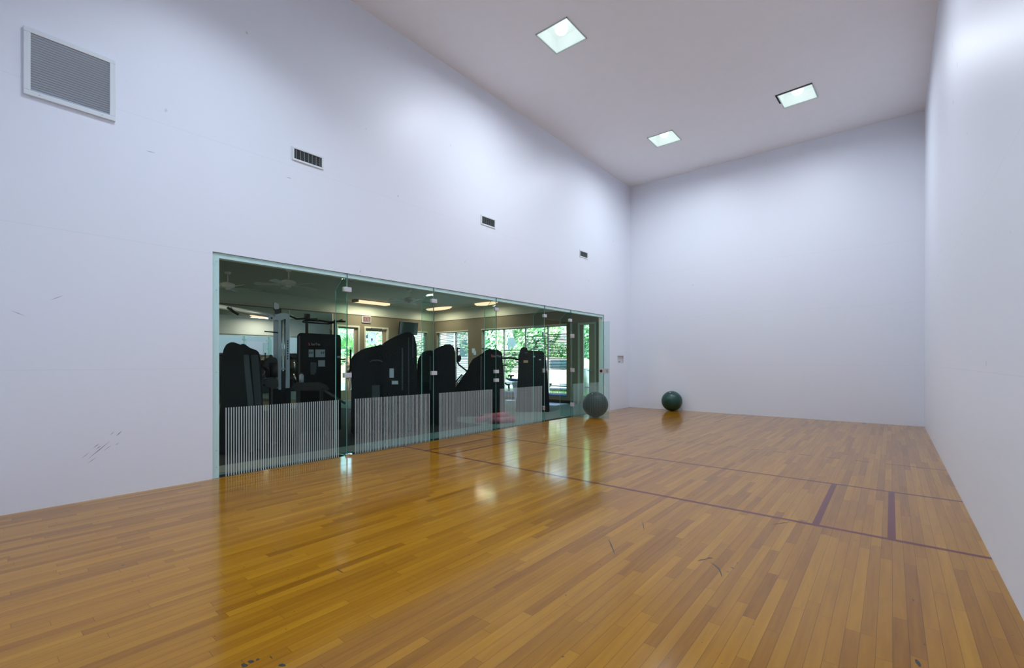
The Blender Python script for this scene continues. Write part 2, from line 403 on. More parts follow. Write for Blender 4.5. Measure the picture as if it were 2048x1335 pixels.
def wall_mesh(bm, axis, a0, a1, u0, u1, z0, z1, holes):
    """solid wall slab between a0..a1 on its thin axis; holes are (u0, u1, z0, z1)"""
    us = sorted({u0, u1, *[h[0] for h in holes], *[h[1] for h in holes]}); zs = sorted({z0, z1, *[h[2] for h in holes], *[h[3] for h in holes]})
    us = [u for u in us if u0 <= u <= u1]; zs = [z for z in zs if z0 <= z <= z1]
    solid = {}
    for i in range(len(us) - 1):
        for j in range(len(zs) - 1):
            cu = (us[i] + us[i + 1]) / 2; cz = (zs[j] + zs[j + 1]) / 2
            solid[i, j] = not any(h[0] < cu < h[1] and h[2] < cz < h[3] for h in holes)
    P = (lambda a, u, z: (a, u, z)) if axis == 0 else (lambda a, u, z: (u, a, z))
    def quad(*c): bm.faces.new([bm.verts.new(P(*q)) for q in c])
    for (i, j), s in solid.items():
        if not s: continue
        U0, U1, Z0, Z1 = us[i], us[i + 1], zs[j], zs[j + 1]
        quad((a0, U0, Z0), (a0, U1, Z0), (a0, U1, Z1), (a0, U0, Z1)); quad((a1, U0, Z0), (a1, U0, Z1), (a1, U1, Z1), (a1, U1, Z0))
        if not solid.get((i - 1, j), False): quad((a0, U0, Z0), (a0, U0, Z1), (a1, U0, Z1), (a1, U0, Z0))
        if not solid.get((i + 1, j), False): quad((a0, U1, Z0), (a1, U1, Z0), (a1, U1, Z1), (a0, U1, Z1))
        if not solid.get((i, j - 1), False): quad((a0, U0, Z0), (a1, U0, Z0), (a1, U1, Z0), (a0, U1, Z0))
        if not solid.get((i, j + 1), False): quad((a0, U0, Z1), (a0, U1, Z1), (a1, U1, Z1), (a1, U0, Z1))
    bmesh.ops.remove_doubles(bm, verts=bm.verts[:], dist=1e-5)

# ================================================================== COURT SHELL
CW, CL, CH = 6.096, 12.192, 6.096            # 20 x 40 x 20 ft court
GX, GY0, GY1, GZ = -8.0, -0.8, 12.0, 3.215   # gym room beyond the left wall
WT = 0.15                                    # wall between court and gym
OP = (2.10, 10.702, 0.0, 2.43)               # glazed opening in the left wall
bm = NB(); box(bm, 0, CW, 0, CL, -0.12, 0.0)
floor = link('floor', bm, M_floor); struct(floor, 'glossy honey maple strip floor of the court', 'floor')
bm = NB(); wall_mesh(bm, 0, -WT, 0.0, -0.15, CL + 0.15, -0.12, CH + 0.15, [(OP[0], OP[1], -0.12, OP[3]), (11.437, 11.788, 1.215, 1.415)])
struct(link('wall_left', bm, M_wall), 'tall white court wall with the glazed opening and vents', 'wall')
bm = NB(); box(bm, CW, CW + .15, -.15, CL + .15, -.12, CH + .15)
struct(link('wall_right', bm, M_wall), 'blank white court side wall at the right edge', 'wall')
bm = NB(); box(bm, 0, CW, CL, CL + .15, -.12, CH + .15)
struct(link('wall_back', bm, M_wall), 'white end wall behind the green ball', 'wall')
bm = NB(); box(bm, 0, CW, -.15, 0, -.12, CH + .15)
struct(link('wall_front', bm, M_wall), 'white court front wall behind the viewpoint', 'wall')
LIGHTS = [(1.805, 6.07), (1.79, 10.10), (4.28, 10.09), (4.28, 6.07), (1.80, 2.05), (4.28, 2.05)]
bm = NB()
hs = [(x - .255, x + .255, y - .255, y + .255) for x, y in LIGHTS]
xs = sorted({0.0, CW, *[h[0] for h in hs], *[h[1] for h in hs]}); ys = sorted({0.0, CL, *[h[2] for h in hs], *[h[3] for h in hs]})
for i in range(len(xs) - 1):
    for j in range(len(ys) - 1):
        cx_, cy_ = (xs[i] + xs[i + 1]) / 2, (ys[j] + ys[j + 1]) / 2
        if any(h[0] < cx_ < h[1] and h[2] < cy_ < h[3] for h in hs):      # lamp recess: four sides and a top
            X0, X1, Y0, Y1 = xs[i], xs[i + 1], ys[j], ys[j + 1]; Z0, Z1 = CH, CH + .2
            if not any(abs(X0 - h[0]) < 1e-6 and abs(Y0 - h[2]) < 1e-6 and abs(X1 - h[1]) < 1e-6 for h in hs): pass
            for q in (((X0, Y0), (X1, Y0)), ((X1, Y0), (X1, Y1)), ((X1, Y1), (X0, Y1)), ((X0, Y1), (X0, Y0))):
                (ax, ay), (bx_, by_) = q; mx_, my_ = (ax + bx_) / 2, (ay + by_) / 2
                if any(h[0] + 1e-4 < mx_ < h[1] - 1e-4 and h[2] + 1e-4 < my_ < h[3] - 1e-4 for h in hs): continue
                bm.faces.new([bm.verts.new(c) for c in ((ax, ay, Z0), (bx_, by_, Z0), (bx_, by_, Z1), (ax, ay, Z1))])
            bm.faces.new([bm.verts.new(c) for c in ((X0, Y0, Z1), (X1, Y0, Z1), (X1, Y1, Z1), (X0, Y1, Z1))])
        else:
            bm.faces.new([bm.verts.new(c) for c in ((xs[i], ys[j], CH), (xs[i + 1], ys[j], CH), (xs[i + 1], ys[j + 1], CH), (xs[i], ys[j + 1], CH))])
box(bm, 0, CW, 0, CL, CH + .201, CH + .28)
struct(link('ceiling', bm, M_ceil), 'grey painted ceiling of the court', 'ceiling')

# painted court lines (children of the floor)
def flat(name, quads, mat, z=0.0006, parent=floor):
    bm = NB()
    for q in quads: bm.faces.new([bm.verts.new((x, y, z)) for x, y in q])
    o = link(name, bm, mat, parent)
    return o
def rect(x0, x1, y0, y1): return [(x0, y0), (x1, y0), (x1, y1), (x0, y1)]
flat('service_line', [rect(0.0, CW, 4.533, 4.575)], M_line)
flat('short_line', [rect(0.0, CW, 6.058, 6.098)], M_line)
for xc in (5.15, 5.603, 0.965, 0.515): flat('service_box_line', [rect(xc - .023, xc + .023, 4.575, 6.058)], M_line)
q = [rect(5.556, CW, 7.585, 7.618), rect(0.0, 0.50, 7.585, 7.618)]
x = 5.39
while x > 0.75: q.append(rect(x - .145, x, 7.585, 7.618)); x -= .305
flat('receiving_line', q, M_line2)

# scuffs on the floor
def cam_floor(px, py, z=0.0):
    a = (px - PX) / FPX; b = (PY - py) / FPX; c, s = math.cos(YAW), -math.sin(YAW)
    t = (z - CZ) / b; return (CX + (a * c + s) * t, CY + (-a * s + c) * t)
def streak(name, pts, w, mat, parent=floor, z=0.0008):
    bm = NB(); P = [Vector((*p, 0)) for p in pts]; L = []; R = []
    for i, p in enumerate(P):
        d = (P[min(i + 1, len(P) - 1)] - P[max(i - 1, 0)]).normalized(); nn = Vector((-d.y, d.x, 0))
        ww = w * (0.25 + 0.75 * math.sin(math.pi * (i + 0.35) / (len(P) - 0.3)))
        L.append(bm.verts.new((p.x + nn.x * ww, p.y + nn.y * ww, z))); R.append(bm.verts.new((p.x - nn.x * ww, p.y - nn.y * ww, z)))
    for i in range(len(P) - 1): bm.faces.new((L[i], L[i + 1], R[i + 1], R[i]))
    return link(name, bm, mat, parent)
for pts, w in (([(1420, 1124), (1430, 1130), (1438, 1137), (1442, 1146), (1443, 1152)], .004),
               ([(1396, 1121), (1403, 1119), (1409, 1118), (1414, 1117)], .006), ([(1415, 1116), (1420, 1115), (1425, 1116)], .008),
               ([(1461, 1134), (1465, 1135), (1469, 1136)], .006), ([(1453, 1143), (1458, 1143)], .004), ([(1474, 1124), (1475, 1127)], .004),
               ([(1217, 1078), (1221, 1086), (1225, 1095), (1229, 1107)], .004),
               ([(1285, 1043), (1287, 1052), (1288, 1058)], .003),
               ([(674, 1137), (679, 1141), (687, 1145)], .003),
               ([(484, 1327), (490, 1331), (496, 1330)], .009), ([(497, 1321), (503, 1323), (508, 1321)], .010), ([(512, 1319), (516, 1318), (519, 1317)], .008),
               ([(540, 1312), (545, 1316)], .002), ([(557, 1330), (563, 1329), (571, 1331)], .008),
               ([(1832, 1318), (1836, 1325), (1840, 1332)], .008), ([(1825, 1197), (1828, 1202)], .003),
               ([(1545, 1048), (1560, 1046), (1580, 1043)], .003)):
    pp = []
    for (a, b), (c_, d_) in zip(pts, pts[1:]): pp += [(a, b), ((a + c_) / 2, (b + d_) / 2)]
    pp.append(pts[-1])
    streak('scuff_mark', [cam_floor(*p) for p in pp], w, M_fscuff)

# scuffs on the left wall (children of the wall)
wl = bpy.data.objects['wall_left']
def cam_x0(px, py, X=0.0):
    a = (px - PX) / FPX; b = (PY - py) / FPX; c, s = math.cos(YAW), -math.sin(YAW)
    t = (X - CX) / (a * c + s); return (CY + (-a * s + c) * t, CZ + b * t)
def wstreak(p0, p1, w, mat):
    (y0, z0), (y1, z1) = cam_x0(*p0), cam_x0(*p1); d = Vector((y1 - y0, z1 - z0)).normalized(); n = Vector((-d.y, d.x)) * w
    m = ((y0 + y1) / 2, (z0 + z1) / 2); bm = NB()
    V = [bm.verts.new((0.0006, y, z)) for y, z in ((y0, z0), (m[0] + n.x, m[1] + n.y), (y1, z1), (m[0] - n.x, m[1] - n.y))]
    bm.faces.new(V); link('scuff_mark', bm, mat, wl)
for a, b, w, mt in (((175, 918), (222, 880), .0035, M_scuff), ((186, 896), (199, 886), .003, M_scuff), ((192, 898), (203, 890), .003, M_scuff),
                    ((232, 872), (244, 861), .004, M_scuff), ((220, 870), (229, 862), .003, M_scuffl), ((174, 927), (194, 913), .003, M_scuffl),
                    ((230, 890), (239, 884), .002, M_scuff), ((207, 901), (224, 889), .003, M_scuffl), ((162, 917), (180, 903), .003, M_scuffl),
                    ((292, 301), (311, 306), .003, M_scuff), ((720, 545), (721, 540), .004, M_scuff), ((929, 525), (931, 521), .003, M_scuff),
                    ((573, 354), (584, 357), .005, M_scuffl), ((20, 620), (52, 632), .003, M_scuffl), ((100, 600), (128, 590), .003, M_scuffl)):
    wstreak(a, b, w, mt)

# ================================================================== GYM SHELL
bm = NB(); box(bm, GX, -WT, GY0, GY1, -.12, -0.001)
struct(link('floor', bm, M_carpet), 'teal grey gym carpet beyond the glass', 'floor')
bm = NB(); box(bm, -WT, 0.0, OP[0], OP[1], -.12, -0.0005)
struct(link('trim_1', bm, M_fdark), 'dark strip beneath the glass panels', 'trim')  # dark strip across the floor of the glazed opening
bm = NB(); box(bm, -.60, -.24, GY0 + .2, 4.1, -0.0009, .004)  # plain brown strip over the carpet beside the glass
struct(link('trim_2', bm, M_sill), 'brown strip along the gym side of the glass', 'trim')
# window wall of the gym (far end), holes: window A, window B, glazed door
WA = (-7.89, -6.177, .45, 2.365); WB = (-5.50, -1.97, .245, 2.375); WD = (-1.56, -0.95, 0.0, 2.40)
bm = NB(); wall_mesh(bm, 1, GY1, GY1 + .2, GX - .2, -WT, -.12, 2.83, [WA, WB, WD])
struct(link('wall_gym_end', bm, M_gwall), 'khaki gym wall with the wide blinded windows', 'wall')
bm = NB(); wall_mesh(bm, 1, GY1, GY1 + .2, GX - .2, -WT, 2.83, GZ + .3, [])
struct(link('wall_gym_end_upper', bm, M_gband), 'sage band of the gym end wall above the moulding', 'wall')
D1 = (7.97, 8.78, 0.0, 2.44); D2 = (8.95, 9.90, 0.0, 2.44); WC = (10.98, 11.62, .45, 2.365)
bm = NB(); wall_mesh(bm, 0, GX - .2, GX, GY0 - .2, GY1, -.12, 2.83, [D1, D2, WC])
struct(link('wall_gym_far', bm, M_gwall), 'khaki gym wall carrying the exit sign and mirror', 'wall')
bm = NB(); box(bm, GX - .2, GX, GY0 - .2, GY1, 2.83, GZ + .3)
struct(link('wall_gym_far_upper', bm, M_gband), 'sage band of the exit wall above the moulding', 'wall')
bm = NB(); box(bm, GX, -WT, GY0 - .2, GY0, -.12, GZ + .3)
struct(link('wall_gym_near', bm, M_gwall), 'khaki gym wall at the near end', 'wall')
bm = NB(); box(bm, GX, -WT, GY0, GY1, GZ, GZ + .3)
struct(link('ceiling_gym', bm, M_gceil), 'dark olive ceiling of the gym', 'ceiling')
# gym mouldings
bm = NB(); box(bm, GX, GX + .03, GY0, GY1 - .03, 2.80, 2.87, bev=.006)
struct(link('trim_3', bm, M_gtrim), 'cream moulding along the exit wall', 'trim')
bm = NB(); box(bm, GX, -WT, GY1 - .03, GY1, 2.80, 2.87, bev=.006)
struct(link('trim_4', bm, M_gtrim), 'cream moulding along the window wall', 'trim')
bm = NB(); box(bm, -5.9, -1.62, GY1 - .014, GY1, 0, .09)
struct(link('baseboard_end', bm, M_black), 'dark baseboard beneath the wide window', 'baseboard')

# white channel behind the glass edges
bm = NB()
box(bm, -.10, -.014, OP[0], OP[0] + .066, 0, OP[3]); box(bm, -.10, -.014, OP[0] + .066, OP[1] - .05, OP[3] - .058, OP[3]); box(bm, -.10, -.014, OP[1] - .05, OP[1], 0, OP[3])
struct(link('trim_5', bm, M_trimw), 'pale green white channel framing the glazed opening', 'trim')

# ================================================================== GLASS WALL
JY = [2.10, 3.665, 5.156, 6.64, 8.155, 9.165, 10.702]
def fin(parent, y, z0=0.0):
    """glass stiffening fin standing on the gym side of a joint"""
    out = [(-.302, z0), (-.302, 2.227), (-.134, 2.372), (-.016, 2.372), (-.016, z0)]
    bm = NB()
    A = [bm.verts.new((x_, y - .006, z_)) for x_, z_ in out]; B = [bm.verts.new((x_, y + .006, z_)) for x_, z_ in out]
    bm.faces.new(A); bm.faces.new(B)
    for i in range(5):
        f = bm.faces.new((A[i], A[(i + 1) % 5], B[(i + 1) % 5], B[i])); f.material_index = 1
    o = link('glass_fin', bm, None, parent, mats=[M_gfin, M_gedge]); o['label'] = 'upright glass fin bracing the joint'
def pane(parent, y0, y1, z0, z1, x0=-.012, x1=0.0):
    bm = NB(); V = box(bm, x0, x1, y0, y1, z0, z1)
    bm.faces.ensure_lookup_table()
    for f in bm.faces:
        if abs(f.calc_center_median().x - (x0 + x1) / 2) < 1e-4: f.material_index = 1
    return link('glass_pane', bm, None, parent, mats=[M_glass, M_gjoint])
def stripes(parent, y0, y1, z1, x=.0006, pitch=.0256, w=.0112):
    bm = NB(); y = y0
    while y < y1:
        bm.faces.new([bm.verts.new(c) for c in ((x, y, .004), (x, y + w, .004), (x, y + w, z1), (x, y, z1))]); y += pitch
    o = link('frosted_stripes', bm, M_frost, parent); o['label'] = 'band of thin white vertical stripes'
    return o
def clamp(parent, y, z, w=.105, h=.062, name='patch_clamp', x0=-.03, x1=.016):
    bm = NB(); box(bm, .001, x1, y - w / 2, y + w / 2, z - h / 2, z + h / 2, bev=.003); box(bm, x0, -.013, y - w / 2, y + w / 2, z - h / 2, z + h / 2, bev=.003)
    for s in (-1, 1): cyl(bm, (x1, y + s * w * .28, z), (x1 + .003, y + s * w * .28, z), .011, 12)
    o = link(name, bm, M_plate, parent); o['label'] = 'small satin metal clamp'; return o
names = ['glass wall panel nearest, over the long evenly spaced stripes beside the black shrouds', 'second glass panel from the left, in front of the tall peaked shroud',
         'third glass panel from the left, between the two shroud pairs', 'fourth glass panel, the last one before the open doorway', '', 'glass panel beyond the open door, at the far end of the glazing']
ga = 0.0015
wi = 0
for i in range(6):
    if i == 4: continue
    wi += 1
    root = empty('window_%d' % wi, (0, 0, 0)); struct(root, names[i], 'glass panel')
    y0, y1 = JY[i] + (ga if i else 0), JY[i + 1] - ga
    pane(root, y0, y1, 0.0, 2.428)
    if i < 3: fin(root, JY[i + 1])
    if i == 3: fin(root, JY[4])
    if i == 5: fin(root, JY[5] + .008)
    s0 = (2.222, 3.776, 5.26, 6.737, 0, 9.24)[i]; s1 = (3.552, 5.06, 6.53, 8.05, 0, 10.62)[i]
    stripes(root, s0, s1, .752)
    if i < 4: clamp(root, JY[i + 1], 2.215)
    if i < 3: clamp(root, JY[i + 1], 1.073)
    if i == 2: clamp(root, JY[3], .915)
    if i == 0:
        bm = NB(); cyl(bm, (.03, 3.70, .004), (.03, 3.70, .03), .02, 14); box(bm, .001, .02, 3.63, 3.70, .0, .028, bev=.002)
        link('floor_clamp', bm, M_chrome, root)
        bm = NB()
        for z_ in (2.33, 2.02, 1.14, .3, .12): cyl(bm, (.0, 2.135, z_), (.003, 2.135, z_), .007, 10)
        link('screw_cap', bm, M_plate, root)
# transom over the doorway
root = empty('window_6', (0, 0, 0)); struct(root, 'short glass transom above the open doorway', 'glass panel')
pane(root, JY[4] + ga, JY[5] - ga, 2.150, 2.428); clamp(root, JY[5] - .03, 2.19)

# glass door: swung into the court, hinged on the far side of the doorway
DA = math.radians(8.4)
door = empty('door_1', (0.004, 9.178, 0.0), 0.0)
door.rotation_euler = (0, 0, DA)
struct(door, 'frameless glass door standing open into the court beside the grey ball', 'door')
bm = NB(); box(bm, .012, .895, -.012, 0.0, .012, 2.125)
for f in bm.faces:
    c = f.calc_center_median()
    if abs(c.y + .006) < 1e-4: f.material_index = 1
link('glass_leaf', bm, None, door, mats=[M_gdoor, M_gedge])
bm = NB(); x = .05
while x < .85:
    bm.faces.new([bm.verts.new(c) for c in ((x, -.0127, .02), (x + .0125, -.0127, .02), (x + .0125, -.0127, .752), (x, -.0127, .752))]); x += .0256
o = link('frosted_stripes', bm, M_frostd, door); o['label'] = 'band of thin white stripes on the door'
for z in (1.835, 1.065, .29):
    bm = NB(); box(bm, .004, .072, -.024, -.0135, z - .043, z + .043, bev=.004); box(bm, .004, .072, .0015, .012, z - .043, z + .043, bev=.004)
    box(bm, -.026, .004, -.010, 0.004, z - .043, z + .043, bev=.003)
    cyl(bm, (.0, -.016, z - .045), (.0, -.016, z + .045), .008, 12)
    o = link('hinge', bm, M_plate, door); o['label'] = 'square satin hinge plate'
bm = NB(); box(bm, .665, .865, -.028, -.0135, 1.00, 1.105, bev=.003); box(bm, .665, .865, .0015, .014, 1.00, 1.105, bev=.003)
hp = link('handle_plate', bm, M_plate, door)
bm = NB(); cyl(bm, (.715, -.028, 1.052), (.715, -.034, 1.052), .030, 20); link('pull_ring', bm, M_black, hp)
bm = NB(); box(bm, .84, .85, -.030, -.028, 1.03, 1.075); link('latch_slot', bm, M_ink, hp)
for z in (1.835, 1.07, .29):   # strike plates on the edge of the fourth panel
    bm = NB(); box(bm, .001, .010, 8.085, 8.150, z - .043, z + .043, bev=.003); box(bm, -.022, -.013, 8.085, 8.150, z - .043, z + .043, bev=.003)
    o = link('strike_plate', bm, M_steel, bpy.data.objects['window_4'])

# ================================================================== THINGS ON THE COURT WALLS
def grille():
    y0, y1, z0, z1 = .722, 1.308, 3.487, 4.055
    r = empty('return_air_grille', (0, (y0 + y1) / 2, z0)); tag(r, 'large white louvred air grille high on the left wall', 'air grille')
    W, H, b = (y1 - y0) / 2, z1 - z0, .042
    bm = NB()
    box(bm, 0.0, .022, -W, W, 0, b, bev=.004); box(bm, 0.0, .022, -W, W, H - b, H, bev=.004)
    box(bm, 0.0, .022, -W, -W + b, b, H - b, bev=.004); box(bm, 0.0, .022, W - b, W, b, H - b, bev=.004)
    link('grille_frame', bm, M_white, r)
    bm = NB(); box(bm, .0005, .0015, -W + b, W - b, b, H - b); link('duct_opening', bm, M_dark, r)
    bm = NB(); n = 23
    for i in range(n):
        z = b + (H - 2 * b) * (i + .5) / n
        Mx = Matrix.Translation((.009, 0, z)) @ Matrix.Rotation(math.radians(-52), 4, 'Y')
        box(bm, -.0085, .0085, -W + b, W - b, -.0008, .0008, M=Mx)
    link('louvres', bm, M_louv, r)
    for y in (-.2, .2):
        bm = NB(); cyl(bm, (.022, y, b / 2), (.0235, y, b / 2), .006, 10); link('screw', bm, M_steel, r)
grille()
def small_vent(y0, y1, z0, z1, label, n=7):
    r = empty('wall_vent', (0, (y0 + y1) / 2, z0)); tag(r, label, 'vent', 'small supply vents high on the left wall')
    W, H, b = (y1 - y0) / 2, z1 - z0, .024
    bm = NB()
    box(bm, 0.0, .012, -W, W, 0, b, bev=.003); box(bm, 0.0, .012, -W, W, H - b, H, bev=.003)
    box(bm, 0.0, .012, -W, -W + b, b, H - b, bev=.003); box(bm, 0.0, .012, W - b, W, b, H - b, bev=.003)
    link('vent_frame', bm, M_white, r)
    bm = NB(); box(bm, .0005, .0015, -W + b, W - b, b, H - b); link('duct_opening', bm, M_dark, r)
    bm = NB()
    for i in range(n):
        y = -W + b + (2 * W - 2 * b) * (i + .5) / n
        Mx = Matrix.Translation((.006, y, 0)) @ Matrix.Rotation(math.radians(25), 4, 'Z')
        box(bm, -.004, .004, -.0035, .0035, b, H - b, M=Mx)
    for i in range(9):
        z = b + (H - 2 * b) * (i + .5) / 9
        box(bm, .0016, .0025, -W + b, W - b, z - .001, z + .001)
    link('vent_fins', bm, M_ventf, r)
small_vent(2.936, 3.33, 3.695, 3.862, 'small dark-finned vent nearest the big grille')
small_vent(6.225, 6.605, 3.68, 3.852, 'small dark-finned vent above the middle of the glass')
small_vent(9.525, 9.895, 3.695, 3.858, 'small dark-finned vent farthest away, above the glass door')
# recessed box by the door
r = empty('recessed_wall_box', (0, 11.6125, 1.215)); tag(r, 'small square recessed switch box beside the glass door', 'wall box')
bm = NB(); W, H = .1755, .2
box(bm, -.04, -.038, -W, W, 0, H); box(bm, -.04, 0, -W, -W + .003, 0, H); box(bm, -.04, 0, W - .003, W, 0, H); box(bm, -.04, 0, -W, W, 0, .003); box(bm, -.04, 0, -W, W, H - .003, H)
link('box_lining', bm, M_boxl, r)
bm = NB(); box(bm, -.038, -.030, -.03, .03, .03, .055, bev=.002); link('switch', bm, M_ventf, r)

# ================================================================== CEILING LIGHTS
def court_light(x, y, label, rz=0.0, gap=False, k=1.0, col=LAMP_COL, spread=168):
    r = empty('ceiling_light', (x, y, CH), rz); tag(r, label, 'ceiling light', 'square flush lights in the court ceiling')
    s = .275
    bm = NB()
    for (a, b, c, d) in ((-s, s, -s, -s + .012), (-s, s, s - .012, s), (-s, -s + .012, -s, s), (s - .012, s, -s, s)):
        box(bm, a, b, c, d, -.012, 0.0)
    link('light_frame', bm, M_lframe, r)
    bm = NB(); bm.faces.new([bm.verts.new((a * (s - .011), b * (s - .011), -.003)) for a, b in ((-1, -1), (1, -1), (1, 1), (-1, 1))]); link('lens', bm, M_lens, r)
    bm = NB(); bmesh.ops.create_uvsphere(bm, u_segments=28, v_segments=16, radius=.095)
    for v in bm.verts: v.co.z = v.co.z * .8 + .105
    link('bulb', bm, M_bulb, r, smooth=True)
    if gap:
        bm = NB(); box(bm, -s - .028, -s, -s - .01, s * .2, -.004, -.0005); box(bm, -s - .028, s, -s - .028, -s, -.003, -.0005)
        link('ceiling_gap', bm, M_dark, r)
    ld = bpy.data.lights.new('lamp', 'AREA'); ld.shape = 'SQUARE'; ld.size = .5; ld.energy = LAMP_W * k; ld.color = col; ld.spread = math.radians(spread)
    lo = bpy.data.objects.new('lamp', ld); COL.objects.link(lo); lo.parent = r; lo.location = (0, 0, -.014)
court_light(*LIGHTS[0], 'square flush ceiling light nearest the viewer, above the glass wall', k=.88)
court_light(*LIGHTS[1], 'smallest square ceiling light, in the far corner by the left wall', k=.72)
court_light(*LIGHTS[2], 'square ceiling light sitting crooked with a dark gap, by the right wall', rz=-.05, gap=True, k=.6)
court_light(*LIGHTS[3], 'square ceiling light over the court middle by the right wall', k=.5)
court_light(*LIGHTS[4], 'unseen square ceiling light at the court front by the left wall', k=.6, col=(0.80, 0.94, 1.12), spread=112)  # unseen fill from the front, tinted blue to cool the left wall
court_light(*LIGHTS[5], 'unseen square ceiling light at the court front by the right wall', k=.5, col=(0.80, 0.94, 1.12), spread=125)  # its unseen partner, with the same blue tint

# ================================================================== BALLS
def ball(name, c, r, mat, label, group=None):
    root = empty(name, (c[0], c[1], 0.0)); tag(root, label, 'exercise ball')
    bm = NB(); bmesh.ops.create_uvsphere(bm, u_segments=64, v_segments=48, radius=r)
    # ribbed body: shallow grooves running round
    for v in bm.verts:
        z = v.co.z / r
        if abs(z) < .82:
            k = 1 - .004 * (0.5 + 0.5 * math.cos(z * 46))
            v.co.x *= k; v.co.y *= k
        v.co.z *= .985
    bmesh.ops.rotate(bm, cent=(0, 0, 0), matrix=Matrix.Rotation(.5, 3, 'X'), verts=bm.verts[:])
    mz = min(v.co.z for v in bm.verts)
    bmesh.ops.translate(bm, vec=(0, 0, -mz + .0008), verts=bm.verts[:])
    link('ball_body', bm, mat, root, smooth=True)
    bm = NB(); cyl(bm, (0, -r * .47, -mz + r * .86), (0, -r * .485, -mz + r * .885), .011, 12); link('valve_plug', bm, M_plate, root)
ball('exercise_ball', (1.27, 11.928), .256, M_ball1, 'shiny dark green exercise ball against the end wall')
ball('exercise_ball', (.415, 9.535), .288, M_ball2, 'larger dull grey exercise ball seen through the open glass door')

# ================================================================== GYM FIXTURES
m_ = empty('wall_mirror', (GX, 3.4, .15)); tag(m_, 'wide mirror covering the gym wall behind the machines', 'mirror')
bm = NB(); box(bm, .001, .008, -3.6, 4.42, 0, 2.62); link('mirror_glass', bm, M_mirror, m_)
bm = NB(); box(bm, 0.0, .02, 4.42, 4.45, 0, 2.62); link('mirror_edge', bm, M_gtrim, m_)

def gym_window(idx, axis, at, u0, u1, z0, z1, mull, blinds, label):
    """window recess with frame, mullions, glass and blinds; at = inner wall plane"""
    r = empty('window_%d' % idx, (0, 0, 0)); struct(r, label, 'window')
    P = (lambda a0, a1, u_0, u_1, q0, q1: (u_0, u_1, at + a0, at + a1, q0, q1)) if axis == 1 else (lambda a0, a1, u_0, u_1, q0, q1: (at - a1, at - a0, u_0, u_1, q0, q1))
    bm = NB(); f = .035
    box(bm, *P(.10, .15, u0, u1, z0, z0 + f)); box(bm, *P(.10, .15, u0, u1, z1 - f, z1)); box(bm, *P(.10, .15, u0, u0 + f, z0, z1)); box(bm, *P(.10, .15, u1 - f, u1, z0, z1))
    for m in mull: box(bm, *P(.10, .15, m - .028, m + .028, z0, z1))
    link('window_frame', bm, M_gtrim, r)
    bm = NB(); box(bm, *P(-.012, .02, u0 - .02, u1 + .02, z1 - .012, z1 + .03)); o = link('head_trim', bm, M_gtrim, r)
    bm = NB(); box(bm, *P(.122, .127, u0 + f, u1 - f, z0 + f, z1 - f)); link('window_pane', bm, M_pane, r)
    for (b0, b1, q0, q1) in blinds:
        bm = NB(); z = q0
        while z < q1:
            bx = P(.035, .080, b0, b1, z, z + .0018); V = box(bm, *bx)
            for v_ in V: v_.co.z += (v_.co[axis] - at) * (-.5 if axis == 1 else .5)
            z += .048
        box(bm, *P(.04, .08, b0, b1, q1, q1 + .03))
        for k in (.15, .85):
            uu = b0 + (b1 - b0) * k; box(bm, *P(.059, .061, uu - .001, uu + .001, q0, q1))
        o = link('blind', bm, M_blind, r); o['label'] = 'white horizontal slat blind'
    return r
M_pane = glass_mat('window_pane_glass', (0.93, 0.98, 0.97), 0.03)
gym_window(7, 1, GY1, WA[0], WA[1], WA[2], WA[3], [(WA[0] + WA[1]) / 2 + .1], [(WA[0] + .04, -6.98, .5, 2.28), (-6.90, WA[1] - .04, .5, 2.28)], 'corner window with full white blinds, right of the gym corner')
gym_window(8, 1, GY1, WB[0], WB[1], WB[2], WB[3], [-4.551, -3.625, -2.728], [(-4.51, -3.66, .95, 1.62), (-3.59, -2.76, .95, 2.05), (-2.69, -2.01, 1.05, 2.08), (-5.46, -4.59, .95, 1.5)], 'wide window behind the machines showing greenery outside')
gym_window(9, 0, GX, WC[0], WC[1], WC[2], WC[3], [], [(WC[0] + .04, WC[1] - .04, .5, 2.28)], 'narrow blinded window on the exit wall beside the television')
bm = NB(); box(bm, WB[0] - .03, WB[1] + .03, GY1 - .03, GY1 + .10, WB[2] - .03, WB[2] + .004)
o = link('window_sill', bm, M_blue, bpy.data.objects['window_8']); o['label'] = 'bluish sill'

def gym_door(idx, axis, at, u0, u1, z1, lite, label, mat=M_woodd):
    r = empty('door_%d' % idx, (0, 0, 0)); struct(r, label, 'door')
    P = (lambda a0, a1, u_0, u_1, q0, q1: (u_0, u_1, at + a0, at + a1, q0, q1)) if axis == 1 else (lambda a0, a1, u_0, u_1, q0, q1: (at - a1, at - a0, u_0, u_1, q0, q1))
    bm = NB()
    box(bm, *P(-.02, .18, u0, u0 + .05, 0, z1)); box(bm, *P(-.02, .18, u1 - .05, u1, 0, z1)); box(bm, *P(-.02, .18, u0 + .05, u1 - .05, z1 - .06, z1))
    link('door_frame', bm, M_gtrim, r)
    bm = NB(); l0, l1, q0, q1 = lite
    a, b = u0 + .05, u1 - .05
    box(bm, *P(.05, .095, a, l0, .01, z1 - .06)); box(bm, *P(.05, .095, l1, b, .01, z1 - .06)); box(bm, *P(.05, .095, l0, l1, .01, q0)); box(bm, *P(.05, .095, l0, l1, q1, z1 - .06))
    leaf = link('door_leaf', bm, mat, r)
    bm = NB(); box(bm, *P(.07, .075, l0, l1, q0, q1)); link('door_glass', bm, M_pane, leaf)
    return r
gym_door(2, 0, GX, 7.97, 8.78, 2.44, (8.06, 8.62, .33, 2.33), 'glazed gym exit door with the palm outside')
d3 = gym_door(3, 0, GX, 8.95, 9.90, 2.44, (9.05, 9.70, .33, 2.29), 'glazed gym exit door with the white notice in its glass')
